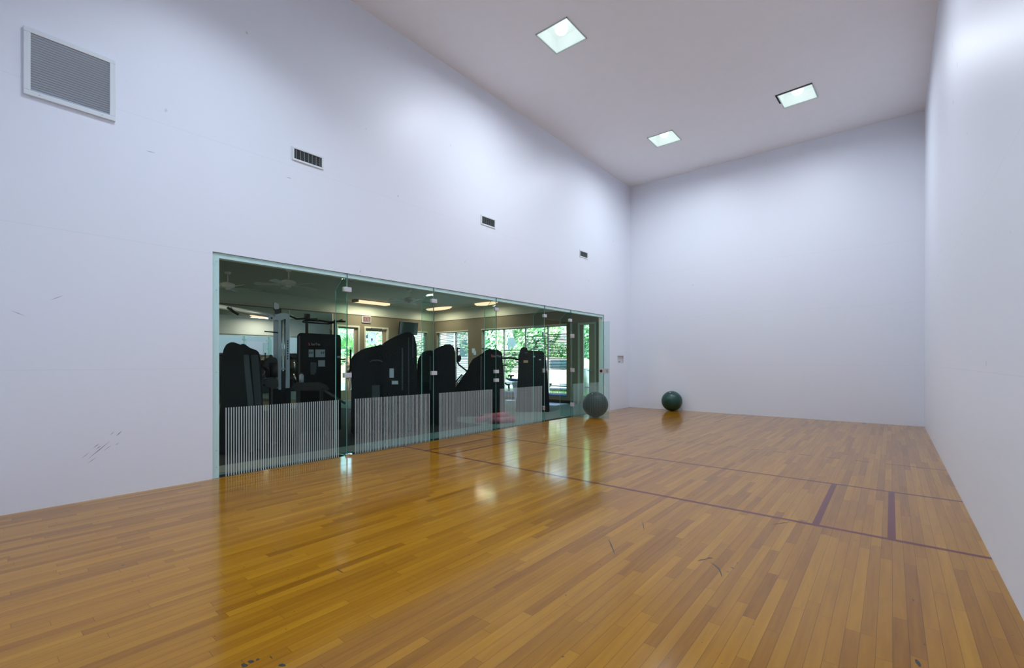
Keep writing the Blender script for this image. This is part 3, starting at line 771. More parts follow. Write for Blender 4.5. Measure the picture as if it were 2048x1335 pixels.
gym_door(4, 1, GY1, WD[0], WD[1], 2.40, (-1.41, -1.22, .25, 2.34), 'narrow glazed gym door seen through the far glass panel')
bm = NB(); cyl(bm, (-1.12, GY1 + .05, 1.0), (-1.12, GY1 - .01, 1.0), .022, 12); cyl(bm, (-1.12, GY1 - .01, 1.0), (-1.24, GY1 - .01, 1.0), .011, 10)
link('door_lever', bm, M_steel, bpy.data.objects['door_4'])
bm = NB(); box(bm, GX + .005, GX + .05, 9.20, 9.62, 2.345, 2.395, bev=.004); link('door_closer', bm, M_shell2, d3)

r = empty('exit_sign', (GX, 9.03, 2.56)); tag(r, 'white exit sign with red letters above the gym doors', 'exit sign')
bm = NB(); box(bm, 0.001, .045, -.16, .16, 0, .215, bev=.006); link('sign_housing', bm, M_white, r)
bm = NB(); box(bm, .0455, .047, -.15, .15, .01, .205); link('lit_face', bm, M_exit, r)
M_exr = emit_mat('exit_letters', (0.75, 0.03, 0.05), 0.6)
text_obj('exit_letters', 'EXIT', .19, M_exr, r, (.048, 0, .107), (math.pi / 2, 0, math.pi / 2), sx=.62)

r = empty('paper_notice', (GX - .06, 9.285, 1.86)); tag(r, 'white paper notice with a small dark picture on the door glass', 'notice')
bm = NB(); bm.faces.new([bm.verts.new(c) for c in ((.003, -.15, 0), (.003, .15, 0), (.003, .15, .40), (.003, -.15, .40))]); link('sheet', bm, M_sheet, r)
bm = NB(); box(bm, .0045, .006, -.03, .03, .12, .19); box(bm, .0045, .006, -.03, -.02, .06, .12); box(bm, .0045, .006, .02, .03, .06, .12); link('printed_figure', bm, M_ink, r)
r = empty('leaflet', (GX - .06, 9.10, 2.04)); tag(r, 'small blue leaflet left of the white notice', 'notice')
bm = NB(); box(bm, 0.005, .008, -.04, .03, 0, .12); link('sheet', bm, M_blue, r)

r = empty('television', (GX, 10.62, 2.22), 0); tag(r, 'black flat television hung between the exit doors and blinds', 'television')
Mx = Matrix.Translation((.16, 0, 0)) @ Matrix.Rotation(math.radians(8), 4, 'Y')
bm = NB(); box(bm, -.03, .03, -.40, .40, 0, .46, bev=.008, M=Mx); link('television_housing', bm, M_black, r)
bm = NB(); box(bm, .0305, .032, -.385, .385, .02, .445, M=Mx); link('screen', bm, M_tv, r)
bm = NB(); box(bm, 0.001, .14, -.04, .04, .15, .30); link('wall_bracket', bm, M_black, r)
r = empty('wall_notice', (-5.87, GY1, 1.52)); tag(r, 'small pale notice on the wall between the two windows', 'notice')
bm = NB(); box(bm, -.10, .05, -.006, -.001, 0.05, .21, bev=.001); box(bm, -.02, .11, -.012, -.0065, -.02, .12, bev=.001); link('notice_sheets', bm, M_bluew, r)

def gym_lamp(x, y, lx, ly, label, oval=False, w=GYM_LAMP_W):
    r = empty('gym_ceiling_light', (x, y, GZ)); tag(r, label, 'ceiling light', 'warm ceiling lights in the gym')
    bm = NB()
    if oval:
        n = 40; rings = []
        for k, (zz, sc) in enumerate(((-.0, 1.0), (-.04, .98), (-.075, .85), (-.09, .55))):
            rings.append([bm.verts.new((lx / 2 * sc * math.cos(2 * math.pi * i / n), ly / 2 * sc * math.sin(2 * math.pi * i / n), zz)) for i in range(n)])
        for A, B in zip(rings, rings[1:]):
            for i in range(n): bm.faces.new((A[i], A[(i + 1) % n], B[(i + 1) % n], B[i]))
        bm.faces.new(rings[-1])
        link('lens', bm, M_warm, r, smooth=True)
        bm = NB()
        R1 = [bm.verts.new((lx / 2 * 1.04 * math.cos(2 * math.pi * i / n), ly / 2 * 1.06 * math.sin(2 * math.pi * i / n), z)) for z in (-.001, -.018) for i in range(n)]
        for i in range(n): bm.faces.new((R1[i], R1[(i + 1) % n], R1[n + (i + 1) % n], R1[n + i]))
        link('light_rim', bm, M_gtrim, r)
    else:
        box(bm, -lx / 2, lx / 2, -ly / 2, ly / 2, -.085, -.02, bev=.02); link('lens', bm, M_warm, r)
        bm = NB(); box(bm, -lx / 2 - .01, lx / 2 + .01, -ly / 2 - .03, -ly / 2 + .02, -.09, 0); box(bm, -lx / 2 - .01, lx / 2 + .01, ly / 2 - .02, ly / 2 + .03, -.09, 0); box(bm, -lx / 2, lx / 2, -ly / 2, ly / 2, -.02, 0)
        link('light_housing', bm, M_woodd, r)
    ld = bpy.data.lights.new('lamp', 'AREA'); ld.shape = 'ELLIPSE' if oval else 'RECTANGLE'; ld.size = max(lx, ly) * .95; ld.size_y = min(lx, ly) * .9; ld.energy = w; ld.color = (1, .80, .60)
    lo = bpy.data.objects.new('lamp', ld); COL.objects.link(lo); lo.parent = r; lo.location = (0, 0, -.105); lo.rotation_euler = (0, 0, 0 if lx > ly else math.pi / 2)
gym_lamp(-7.42, 8.88, .30, 1.20, 'long warm ceiling light over the exit sign', w=36.0)
gym_lamp(-7.05, 11.38, 1.35, .34, 'oval warm ceiling light in the gym corner', True, w=20.0)
gym_lamp(-4.75, 11.42, 1.0, .34, 'oval warm ceiling light over the wide window', True, w=13.0)
gym_lamp(-.95, 8.6, .34, 1.1, 'oval ceiling light close behind the glass, seen in the mirror', True, w=26.0)
gym_lamp(-4.1, 1.6, 1.2, .3, 'unseen oval ceiling light added at the near end of the gym', True, w=70.0)  # unseen lamp added to lift the left side of the gym

def make_fan(x, y, label, rz):
    r = empty('ceiling_fan', (x, y, GZ), rz); tag(r, label, 'ceiling fan', 'white ceiling fans in the gym')
    bm = NB(); cyl(bm, (0, 0, 0), (0, 0, -.05), .07, 24, .05); cyl(bm, (0, 0, -.05), (0, 0, -.24), .013, 12); link('down_rod', bm, M_fanw, r)
    bm = NB(); cyl(bm, (0, 0, -.235), (0, 0, -.26), .09, 28, .14); cyl(bm, (0, 0, -.26), (0, 0, -.315), .14, 28); cyl(bm, (0, 0, -.315), (0, 0, -.35), .14, 28, .07); cyl(bm, (0, 0, -.35), (0, 0, -.39), .055, 20, .045)
    link('motor', bm, M_fanw, r)
    for k in range(5):
        R = Matrix.Rotation(2 * math.pi * k / 5, 4, 'Z')
        bm = NB(); Mx = R @ Matrix.Rotation(math.radians(12), 4, 'X')
        out = rounded([(.17, -.05), (.62, -.075), (.66, 0), (.62, .075), (.17, .05)], .03)
        A = [bm.verts.new((u, v, -.345)) for u, v in out]; B = [bm.verts.new((u, v, -.338)) for u, v in out]
        bm.faces.new(A); bm.faces.new(B)
        for i in range(len(out)): bm.faces.new((A[i], A[(i + 1) % len(out)], B[(i + 1) % len(out)], B[i]))
        for v in bm.verts: v.co.z += .341
        bmesh.ops.transform(bm, matrix=Matrix.Translation((0, 0, -.341)) @ Mx, verts=bm.verts[:])
        link('blade', bm, M_fanblade, r)
        bm = NB(); box(bm, .08, .20, -.018, .018, -.344, -.338, M=R); link('blade_arm', bm, M_fanw, r)
M_fanw = paint('fan_enamel', (0.90, 0.94, 0.95), rough=0.4, var=0.02)
M_fanblade = paint('fan_blade', (0.88, 0.93, 0.93), rough=0.5, var=0.05)
make_fan(-4.25, 4.80, 'white ceiling fan seen through the first glass panel', .35)
make_fan(-4.45, 8.10, 'ceiling fan seen through the second glass panel, beside the long light', 1.0)
make_fan(-5.60, 4.10, 'ceiling fan partly cut off at the left frame of the glass', .1)

# ================================================================== EXERCISE MACHINES
class Mach:
    """a machine turned to face down the court; px() turns measured outline points into metres in its own frame"""
    def __init__(s, name, label, cat, px0, t, group=None, d=0.0):
        s.px0 = px0; a = (px0 - PX) / FPX; s.D = t * math.sqrt(1 + a * a); s.dir = s.hray(px0).normalized()
        s.right = Vector((s.dir.y, -s.dir.x)); base = Vector((CX, CY)) + s.dir * s.D
        s.r = empty(name, (base.x, base.y, 0), math.atan2(s.right.y, s.right.x)); tag(s.r, label, cat, group)
    def hray(s, x):
        a = (x - PX) / FPX; c, sn = math.cos(YAW), -math.sin(YAW); return Vector((a * c + sn, -a * sn + c))
    def p(s, x, y, dt=0.0):
        h = s.hray(x); k = (s.D + dt) / h.dot(s.dir)
        return ((h * k).dot(s.right), max(0.0, CZ + (PY - y) / FPX * k))
    def pts(s, L, dt=0.0): return [s.p(x, y, dt) for x, y in L]
    def prism(s, name, L, y0, y1, mat, bev=.02, rnd=.03, label=None, parent=None):
        bm = NB(); prism(bm, rounded(s.pts(L, y0), rnd), y0, y1, bev)
        o = link(name, bm, mat, parent or s.r)
        for pl in o.data.polygons: pl.use_smooth = len(pl.vertices) < 6
        if label: o['label'] = label
        return o
    def tube(s, name, L, r, mat, parent=None, label=None):
        bm = NB(); tube(bm, [(*[s.p(x, y, dt)[0]], dt, s.p(x, y, dt)[1]) for x, y, dt in L], r)
        o = link(name, bm, mat, parent or s.r)
        if label: o['label'] = label
        return o
    def box(s, name, x0, y0, x1, y1, d0, d1, mat, bev=.006, parent=None, label=None):
        a = s.p(x0, y1, d0); b = s.p(x1, y0, d0)
        bm = NB(); box(bm, a[0], b[0], d0, d1, a[1], b[1], bev=bev); o = link(name, bm, mat, parent or s.r)
        if label: o['label'] = label
        return o
FL = 2000
# 1: rounded twin shroud at the left
m = Mach('weight_machine', 'leftmost gym machine with two tall rounded black shrouds, close behind the glass', 'exercise machine', 485, 6.3, 'weight machines behind the glass')
m.prism('shroud', [(435, FL), (438, 860), (443, 760), (446, 700), (452.6, 688), (461.6, 683.7), (468.3, 684), (477.3, 687.4), (486.3, 690.5), (493, 700), (497, 820), (501, FL)], 0.0, .42, M_shell, .035, .04)
m.prism('rear_shroud', [(478, FL), (481, 688), (487.4, 686.5), (494, 690.8), (501, 695.8), (512, 699.2), (517.8, 703.7), (522.3, 722.8), (524.5, 760), (526, 820), (528, FL)], .20, .60, M_shell, .035, .04)
m.prism('trim_strip', [(487, 709), (498, 709), (500, 740), (507, 800), (509, FL), (498, FL), (495, 800), (489, 740)], -.012, .05, M_shell2, .008, .02, 'lighter charcoal moulded strip')
m.prism('trim_strip', [(501, 709), (516, 709), (519, 740), (523, 800), (524, FL), (513, FL), (509, 800), (504, 740)], .185, .22, M_shell2, .008, .02, 'lighter charcoal moulded strip')
m.box('base_frame', 445, 898, 505, 905, .0, .95, M_black)
m.box('seat_pad', 452, 790, 505, 800, .7, 1.1, M_pad, .02)
m.box('seat_post', 474, 800, 484, 900, .85, .95, M_grey)
# 1b: seat and rollers between shroud and cable column
m = Mach('exercise_bench', 'dark padded exercise bench between the leftmost shrouds and the grey cable column', 'exercise machine', 540, 6.9)
m.prism('back_pad', [(527, 735), (530, 718), (536, 714), (552, 714), (556, 722), (553, 729), (540, 731), (533, 738)], .0, .12, M_pad, .02, .03)
bm = NB(); a = m.p(547, 725, -.02); b = m.p(547, 754, -.02); tube(bm, [(a[0], -.02, a[1]), (a[0], -.02, (a[1] + b[1]) / 2), (b[0], -.02, b[1])], .058, 18); link('roller_pad', bm, M_pad, m.r)
m.prism('seat_pad', [(526, 772), (528, 757), (548, 753), (556, 758), (557, 772), (552, 777)], -.15, .25, M_pad, .02, .03)
m.tube('frame', [(538, 717, .05), (534, 745, .06), (542, 775, .06), (542, 840, .06), (542, 888, .06)], .03, M_black)
m.tube('frame', [(530, 890, .06), (556, 890, .06)], .03, M_black)
m.tube('lever', [(521, 724, .05), (527, 733, .05), (534, 742, .05)], .014, M_black)
m.box('console_tag', 530, 730, 537, 736, .03, .05, M_paper, .002)
# 2: cable column
m = Mach('cable_machine', 'tall silver grey cable column with chrome guide rods behind the first glass panel', 'exercise machine', 562, 7.3)
m.box('upright', 546.5, 640, 556.3, 790, .05, .16, M_grey)
m.box('upright', 556.5, 628, 562.3, 779, -.03, .03, M_grey)
m.box('upright', 571.3, 628, 579.3, 776, -.03, .10, M_grey)
m.prism('top_cap', [(550, 640), (550, 629), (560, 626), (572, 625.5), (579, 629), (579, 638), (572, 636), (564, 640)], -.04, .12, M_grey, .01, .02)
pl_ = m.prism('top_plate', [(547.6, 605), (551, 604.5), (558, 608), (558, 617), (551, 618.5), (547.6, 616)], -.03, .02, M_paper, .003, .01, 'white plate on the column top')
m.box('plate_back', 546.6, 604.8, 550.0, 619, -.02, .08, M_black)
m.box('pulley_block', 549, 618, 561, 626.5, -.02, .06, M_shell2)
m.box('pulley_guard', 558, 617, 562.8, 625, .03, .09, M_black)
bm = NB(); a = m.p(543.2, 636); cyl(bm, (a[0], -.03, a[1]), (a[0], 0, a[1]), .048, 28)
pu = link('pulley', bm, M_grey, m.r); bm = NB(); cyl(bm, (a[0], -.035, a[1]), (a[0], -.031, a[1]), .014, 14); link('axle', bm, M_black, pu)
m.tube('pulley_arm', [(543, 636, .01), (552, 634, .05)], .02, M_grey)
for x in (563.5, 569.5):
    m.tube('guide_rod', [(x, 636, .02), (x, 762, .02)], .012, M_chrome)
m.tube('cable', [(566.5, 640, .02), (566.5, 700, .02), (566.5, 735, .02)], .004, M_shell2)
m.box('weight_card', 561.5, 697, 564.0, 711, -.02, -.005, M_paper, .001)
m.box('weight_card', 566.6, 697, 569.0, 711, -.02, -.005, M_paper, .001)
m.box('cross_bar', 560, 736, 572, 739, -.01, .03, M_grey)
m.box('weight_stack', 560.8, 742, 570.8, 850, .0, .12, M_black)
m.tube('handle_bar', [(529, 662.2, -.05), (548, 664, .0), (556, 665, .05)], .009, M_black)
m.tube('top_beam', [(549, 631, .2), (500, 624, .9), (440, 613, 1.7)], .04, M_grey)
m.box('base_cover', 545, 776, 582, FL, .0, .14, M_shell, .01)
# hanging black bar
m.tube('pull_bar', [(454.5, 614.5, -.2), (477, 629, -.2)], .018, M_black)
m.tube('bar_strap', [(465, 621, -.2), (462, 614, .9), (461, 616.5, 1.4)], .006, M_black)
for k in range(8):
    y = 680 + k * 5.0; m.box('side_lettering', 574.3, y, 576.6, y + 3.4, -.0315, -.0302, M_ink, 0)
# 3: weight tower with the cards
m = Mach('weight_tower', 'wide black weight tower with white instruction cards and pull-up bars on top', 'exercise machine', 638, 8.3)
m.prism('housing', [(594, FL), (594, 670), (600, 665), (680, 669), (682, 676), (682, FL)], .0, .55, M_shell, .02, .02)
m.box('side_strut', 597, 671, 601, FL, -.02, .02, M_shell2)
m.box('post', 610.5, 634, 616.6, 670, .05, .12, M_black, .004)
m.box('post', 667.5, 639, 673, 672, .05, .12, M_black, .004)
bm = NB(); a = m.p(614, 630.5); cyl(bm, (a[0] - .05, .05, a[1]), (a[0] + .05, .05, a[1]), .04, 18); link('pulley', bm, M_shell2, m.r)
m.tube('pull_up_bar', [(576, 629.5, -.1), (593, 637.5, -.1), (609, 636.5, .02), (621, 638, .1), (634, 637.5, .2)], .016, M_black)
m.tube('pull_up_bar', [(606, 643.5, .0), (611, 640, .05), (640, 641, .1), (660, 644, .1), (672, 642.3, .05), (690, 642.8, -.15)], .018, M_black)
m.tube('pull_up_bar', [(608, 644, .1), (638, 646, .12), (656, 647.3, .12), (672, 644, .1), (684, 638.8, .3)], .013, M_black)
cards = [(617.4, 698.5, 627.4, 713.6), (630.6, 698.5, 650, 713.6), (636.5, 720, 650, 732.5)]
for (a, b, c, d) in cards:
    cd = m.box('instruction_card', a, b, c, d, -.006, -.001, M_card, .001, label='white instruction card')
    if b < 700:
        for q in ((a + .7, c - .7) if a < 620 else (640,)):
            pass
M_ink2 = M_ink
def strokes(a, b):
    m.box('card_figure', a, b, a + 1.6, b + 5.5, -.008, -.0065, M_ink, 0); m.box('card_figure', a + 2.2, b + 1, a + 3.4, b + 2.2, -.008, -.0065, M_ink, 0)
strokes(619, 702.5); strokes(623.3, 702.5); strokes(642, 702.5); strokes(646, 702.5)
a = m.p(622, 688.3); 
fl = m.prism('red_mark', [(617, 690.5), (617, 684.5), (619, 685.5), (621, 690.5)], -.005, -.001, M_red, 0, .003, 'red logo flame')
a = m.p(631.5, 688.2); text_obj('logo_lettering', 'StarTrac', .062, M_wtext, m.r, (a[0], -.003, a[1]), (math.pi / 2, 0, 0), sx=.72)
m.box('side_label', 674.5, 711.5, 681, 715, -.006, -.001, M_card, .001)
m.tube('handle', [(676, 717, .0), (683, 718, -.1), (690.5, 718, -.15)], .014, M_black)
# bench in front of the tower
m = Mach('exercise_bench', 'low black bench in front of the tower with white cards', 'exercise machine', 615, 7.6)
m.prism('seat_pad', [(580, 779), (588, 766), (640, 765), (655, 772), (660, 779), (640, 781), (590, 781)], .0, .30, M_pad, .015, .02)
m.box('leg', 592, 781, 598, FL, .05, .12, M_black); m.box('leg', 640, 781, 646, FL, .05, .12, M_black)
m.tube('foot_bar', [(645, 778, .0), (672, 795, -.2), (690, 806, -.3)], .02, M_shell2)
m.tube('back_arm', [(590, 718, .05), (592, 735, .05), (590, 766, .1)], .022, M_black)
m.prism('head_pad', [(580, 712), (584, 706), (592, 707), (594, 713), (588, 717)], -.02, .12, M_pad, .015, .02)
m.tube('chrome_link', [(589, 720, -.03), (590, 742, -.03)], .011, M_chrome)
m.tube('chrome_link', [(588, 747, -.03), (593, 764, -.03)], .011, M_chrome)
m.prism('knee_pad', [(621, 749), (621, 724), (633, 724), (632, 749)], .1, .2, M_shell2, .02, .03)
bt = empty('water_bottle', m.r.location + Matrix.Rotation(m.r.rotation_euler.z, 3, 'Z') @ Vector((m.p(603, 766, .1)[0], .12, 0)), m.r.rotation_euler.z)
bt.location.z = m.p(603, 765)[1]; tag(bt, 'pale plastic bottle standing on the low black bench', 'bottle')
bm = NB(); cyl(bm, (0, 0, 0), (0, 0, .125), .034, 20); cyl(bm, (0, 0, .125), (0, 0, .145), .034, 20, .016); link('bottle_body', bm, M_card, bt)
bm = NB(); cyl(bm, (0, 0, .145), (0, 0, .165), .017, 14); link('bottle_cap', bm, M_shell2, bt)
# 4: big peaked machine
m = Mach('weight_machine', 'largest black machine, its sloping shroud rising to a peak under the television', 'exercise machine', 768, 8.1, 'weight machines behind the glass')
m.prism('low_shroud', [(702, FL), (702.6, 717), (706.8, 709.5), (721, 700), (733, 695), (750, 691.6), (766, 687.5), (768, FL)], .0, .50, M_shell, .035, .03)
m.prism('tall_shroud', [(764, FL), (764, 688), (774, 681), (792, 671.5), (810, 664.6), (819.5, 663.4), (825.5, 666.4), (830, 674), (833, 690), (834.3, 740), (836, FL)], -.06, .45, M_shell, .03, .03)
m.box('slot_highlight', 803.3, 695, 806.2, 780, -.075, -.06, M_shell2, .003, label='lighter strip standing in for the highlight along the slot')  # highlight along the slot built as a lighter strip
m.box('edge_strip', 816.5, 674, 818.2, 860, -.075, -.06, M_shell2, .003)
m.box('edge_strip', 824.8, 672, 827, 715, -.075, -.06, M_shell2, .003)
m.box('instruction_card', 779, 736.3, 787.6, 754.8, -.068, -.0615, M_card, .001, label='small white instruction card')
m.box('instruction_card', 783.6, 761, 796.2, 768.3, -.068, -.0615, M_card, .001, label='small white instruction card')
m.tube('grip', [(740, 723, -.03), (746, 720, -.05), (758, 720, -.05), (765, 723, -.06)], .012, M_shell2)
m.box('hatch', 744, 770, 760, 800, -.008, .0, M_shell2, .004)
m.tube('handle_post', [(701.2, 740, .15), (701.2, 698.5, .15)], .016, M_black)
m.tube('lower_link', [(694, 748, .1), (700, 741, .12), (704, 734, .15)], .02, M_black)
# 5: twin shroud
m = Mach('weight_machine', 'pair of black shrouds just right of the peaked machine, before the corner window', 'exercise machine', 874, 9.2, 'weight machines behind the glass')
m.prism('left_shroud', [(833, FL), (834.5, 728), (836.5, 717), (841, 709), (850, 700.7), (866, 700.2), (870, FL)], .0, .45, M_shell, .035, .03)
m.prism('right_shroud', [(867, FL), (868, 698), (877, 694), (890.7, 688.3), (903, 688.3), (908.7, 695), (910.3, 704), (911.5, 778), (914, FL)], -.05, .45, M_shell, .035, .035)
m.box('edge_strip', 859, 712, 862.5, 780, -.012, .0, M_shell2, .003)
m.box('rear_handle', 829.5, 688, 833.5, 724, .15, .22, M_blue, .006)
# 7: red-logo machine with arm
m = Mach('weight_machine', 'black machine with a red and white logo and a steep sloping left side', 'exercise machine', 968, 10.5, 'weight machines behind the glass')
m.prism('shroud', [(903, FL), (912, 772), (925, 753), (934.5, 740), (938, 730), (945.7, 717.5), (953.6, 713), (965, 706), (971.6, 699.5), (980.6, 697.8), (995, 698.4), (1002, 703), (1005, 709.7), (1007.5, 752), (1010, FL)], .0, .5, M_shell, .035, .03)
m.prism('red_mark', [(982.4, 714), (982.4, 708), (984.6, 708.5), (987.5, 714.2)], -.005, -.001, M_red, 0, .003, 'red logo flame')
a = m.p(994.5, 711.8); text_obj('logo_lettering', 'StarTrac', .068, M_wtext, m.r, (a[0], -.003, a[1]), (math.pi / 2, 0, 0), sx=.78)
m.tube('top_grip', [(963.5, 697.2, .1), (981, 697.2, .1)], .012, M_black)
m.tube('lever_arm', [(914.5, 694, .6), (914.7, 722, .6), (918, 729, .6), (932, 740, .5), (940, 746, .3)], .022, M_black)
for y in (695.8, 703): m.tube('grip', [(914.5, y, .6), (920.5, y, .6)], .014, M_black)
m.prism('elbow_pad', [(914.5, 722), (914.8, 711), (919, 708.5), (922.5, 712), (922, 719), (919, 723.5)], .56, .66, M_pad, .02, .02)
m.tube('push_bar', [(911, 764, .6), (918, 755, .6), (924, 748.5, .6)], .018, M_black)
m.tube('chrome_arm', [(912, 768, .55), (926, 750, .55)], .014, M_chrome)
m.prism('round_pad', [(915, 769), (917, 764.5), (922, 763.5), (927, 766), (928, 769)], .3, .5, M_sill, .02, .02, 'tan rounded pad')
m.tube('grip', [(1005, 716, .2), (1008, 716, .2)], .014, M_black); m.tube('grip', [(1005, 730, .2), (1013.5, 730, .2)], .014, M_black)
m.tube('edge_strip', [(962, 712, -.004), (961, 830, -.004)], .012, M_shell2)
# 8: pair by the doorway
m = Mach('weight_machine', 'tall narrow black machine nearest the open doorway, flared at its base', 'exercise machine', 1066, 11.4, 'weight machines behind the glass')
m.prism('tall_shroud', [(1031, FL), (1034, 780), (1036, 745), (1037, 711), (1042, 695), (1046.6, 693.5), (1054, 694.5), (1056, 701), (1064, 760), (1066, FL)], .0, .5, M_shell, .03, .03)
m.prism('wide_shroud', [(1054, FL), (1055, 700), (1065.5, 700.5), (1078.7, 701.4), (1086, 702.5), (1091.5, 712), (1096, 766), (1098.5, 800), (1099, FL)], .05, .6, M_shell, .03, .03)
m.box('maker_label', 1047, 720, 1056, 724.8, -.006, -.001, M_woodd, .001, label='small orange tan label')
m.box('badge', 1049, 703.5, 1055, 706, -.006, -.001, M_shell2, .001); m.box('badge', 1066, 711, 1070, 714, .044, .049, M_card, .001); m.box('badge', 1078, 717.5, 1082, 720, .044, .049, M_card, .001)
m.tube('linking_arm', [(1037, 719, .1), (1028, 716, .1), (1018, 714.5, .1), (1006.5, 716, .1)], .024, M_black)
# exercise bike by the window
m = Mach('exercise_bike', 'blue and white exercise bike in front of the wide window', 'exercise bike', 1024, 14.25)
m.tube('seat_post', [(1022, 756, .1), (1022, 751, .1)], .03, M_black)
m.prism('saddle', [(1015.5, 751.5), (1016, 749.8), (1028, 749.8), (1029, 751.5), (1023, 753)], .0, .22, M_pad, .012, .02)
m.prism('console', [(1012, 757), (1014, 755.8), (1040, 758.5), (1040, 762), (1030, 763), (1019, 761.5)], .0, .30, M_blue, .012, .02)
m.prism('body_cover', [(1024, 764), (1040, 763), (1036.5, 783), (1027, 783.5)], .03, .22, M_bluew, .02, .03)
m.prism('lower_body', [(1028, 784), (1036, 784), (1034.5, 802), (1031, 802)], .07, .17, M_card, .01, .02)
m.box('base_foot', 1012, 800.5, 1036, FL, .02, .32, M_card, .01)
m.tube('handlebar', [(1010, 765, .1), (1014, 769, .1), (1020, 768, .1)], .025, M_black)
m.tube('crank', [(1017.5, 769, .02), (1018, 781, .02)], .03, M_shell2)
# rolled mats on the floor
def roll(px0, py0, px1, py1, label, r=.062):
    a = Vector((*cam_floor(px0, py0), r)); b = Vector((*cam_floor(px1, py1), r)); c = (a + b) / 2; d = b - a; L = d.length / 2
    e = empty('rolled_mat', (c.x, c.y, 0), math.atan2(d.y, d.x)); tag(e, label, 'rolled mat', 'rose rolled mats on the carpet')
    bm = NB(); n = 40; P = []
    for k in range(n * 3):      # spiral sheet
        th = 2 * math.pi * k / n; rr = r * (1 - .26 * k / n); P.append((rr * math.cos(th), rr * math.sin(th)))
    cyl(bm, (-L, 0, r + .0005), (L, 0, r + .0005), r, 28)
    link('mat_roll', bm, M_pink, e)
    bm = NB()
    for s in (-1, 1):
        pts = [(s * (L + .001), y_ * .93, r + z_ * .93) for y_, z_ in P[::4]]
        tube(bm, pts, .0022, 5)
    link('coiled_end', bm, M_shell2, e)
roll(966, 838.5, 1016, 834, 'rose rolled mat lying behind the other, by the glass')
roll(978, 847.5, 1028, 844.5, 'rose rolled mat lying in front, nearest the glass')
roll(955, 846, 990, 838, 'short rose rolled mat lying crosswise at the left')
# pale sheet on the carpet
e = empty('door_mat', (-2.35, 11.45, 0)); tag(e, 'pale floor patch on the carpet below the wide window', 'mat')
bm = NB(); box(bm, -.75, .55, -.32, .42, 0, .008, bev=.003); link('pale_sheet', bm, M_bluew, e)

# black sheet over the carpet under the machines
bm = NB(); box(bm, -6.8, -.66, GY0 + .4, 7.0, -.0009, -.0003)
o = link('black_floor_sheet', bm, M_fdark); tag(o, 'black sheet on the carpet beneath the row of machines', 'floor mat')

# ================================================================== OUTSIDE
bm = NB(); box(bm, -45, 12, 12.2, 60, -.15, -.02); struct(link('floor_outside', bm, M_conc), 'pale paving outside the gym windows', 'ground')
bm = NB(); box(bm, -45, -8.2, -25, 12.2, -.15, -.021); struct(link('floor_outside_west', bm, M_conc), 'pale paving outside the exit doors', 'ground')
bm = NB(); box(bm, -30, 6, 14.6, 19.0, -.02, -.005); struct(link('road', bm, M_asph), 'grey road strip outside the wide window', 'road')
def blades(name, x0, x1, y0, y1, h, n, label, cat):
    bm = NB()
    for i in range(n):
        x = random.uniform(x0, x1); y = random.uniform(y0, y1); a = random.uniform(0, 6.28); l_ = h * random.uniform(.6, 1.2); w = .012
        p = Vector((x, y, 0)); d = Vector((math.cos(a), math.sin(a), 0)); t = Vector((random.uniform(-.3, .3), random.uniform(-.3, .3), 1)) * l_
        V = [bm.verts.new(p - d * w), bm.verts.new(p + d * w), bm.verts.new(p + t)]; bm.faces.new(V)
    box(bm, x0, x1, y0, y1, -.02, .02)
    o = link(name, bm, M_grass); tag(o, label, cat, kind='stuff'); return o
blades('grass', -7.5, -.5, 12.35, 13.5, .30, 5200, 'bright green grass bed right outside the wide window', 'grass')
def bush(name, c, rad, n, mat, label, cat, leaf=.16, trunk=True, group=None):
    r = empty(name, (c[0], c[1], -.01)); tag(r, label, cat, group)
    bm = NB()
    blobs = [(Vector((random.uniform(-.45, .45) * rad[0], random.uniform(-.4, .4) * rad[1], c[2] + random.uniform(-.45, .45) * rad[2])), random.uniform(.4, .65)) for _ in range(9)]
    for i in range(n):
        o, k = random.choice(blobs); d = Vector([random.gauss(0, 1) for _ in range(3)]).normalized()
        p = o + Vector((d.x * rad[0], d.y * rad[1], d.z * rad[2])) * k * random.uniform(.8, 1.02)
        if p.z < .05: continue
        a = (d + Vector([random.uniform(-.7, .7) for _ in range(3)])).normalized(); u = a.orthogonal().normalized(); v = a.cross(u); s = leaf * random.uniform(.5, 1.1)
        V = [bm.verts.new(p + u * s), bm.verts.new(p + v * s * .5), bm.verts.new(p - u * s), bm.verts.new(p - v * s * .5)]; bm.faces.new(V)
    link('foliage', bm, mat, r)
    if trunk:
        bm = NB(); cyl(bm, (0, 0, 0), (0, 0, c[2]), .11, 10, .06); cyl(bm, (0, 0, c[2] * .5), (rad[0] * .3, .1, c[2]), .05, 8, .03); cyl(bm, (0, 0, c[2] * .55), (-rad[0] * .3, 0, c[2]), .05, 8, .03)
        link('trunk', bm, M_bark, r)
k = 0
labs = ['bright green tree outside, behind the left of the wide window', 'bright green tree outside, above the red-logo machine', 'bright green tree outside, between the window mullions', 'bright green tree outside, above the narrow machine', 'bright green tree outside, at the right of the wide window', 'bright green tree outside, seen through the narrow glazed door']
for i, (x, y, z) in enumerate(((-13.2, 20.4, 2.9), (-11.4, 23.3, 3.0), (-9.4, 20.4, 2.9), (-7.3, 23.3, 3.1), (-5.4, 20.4, 2.8), (-3.4, 23.3, 3.0))):
    bush('broadleaf_tree', (x, y, z), (1.75, 1.2, 2.0), 5200, M_leaf1, labs[i], 'tree', .13, group='trees beyond the road')
bush('shrub', (-11.9, 14.7, 1.4), (.9, .9, 1.4), 1500, M_leaf1, 'green shrub outside the narrow blinded window', 'shrub', .12)
bush('shrub', (-14.6, 13.5, 1.5), (.9, .8, 1.5), 1500, M_leaf2, 'green shrub outside the door with the white notice', 'shrub', .12)
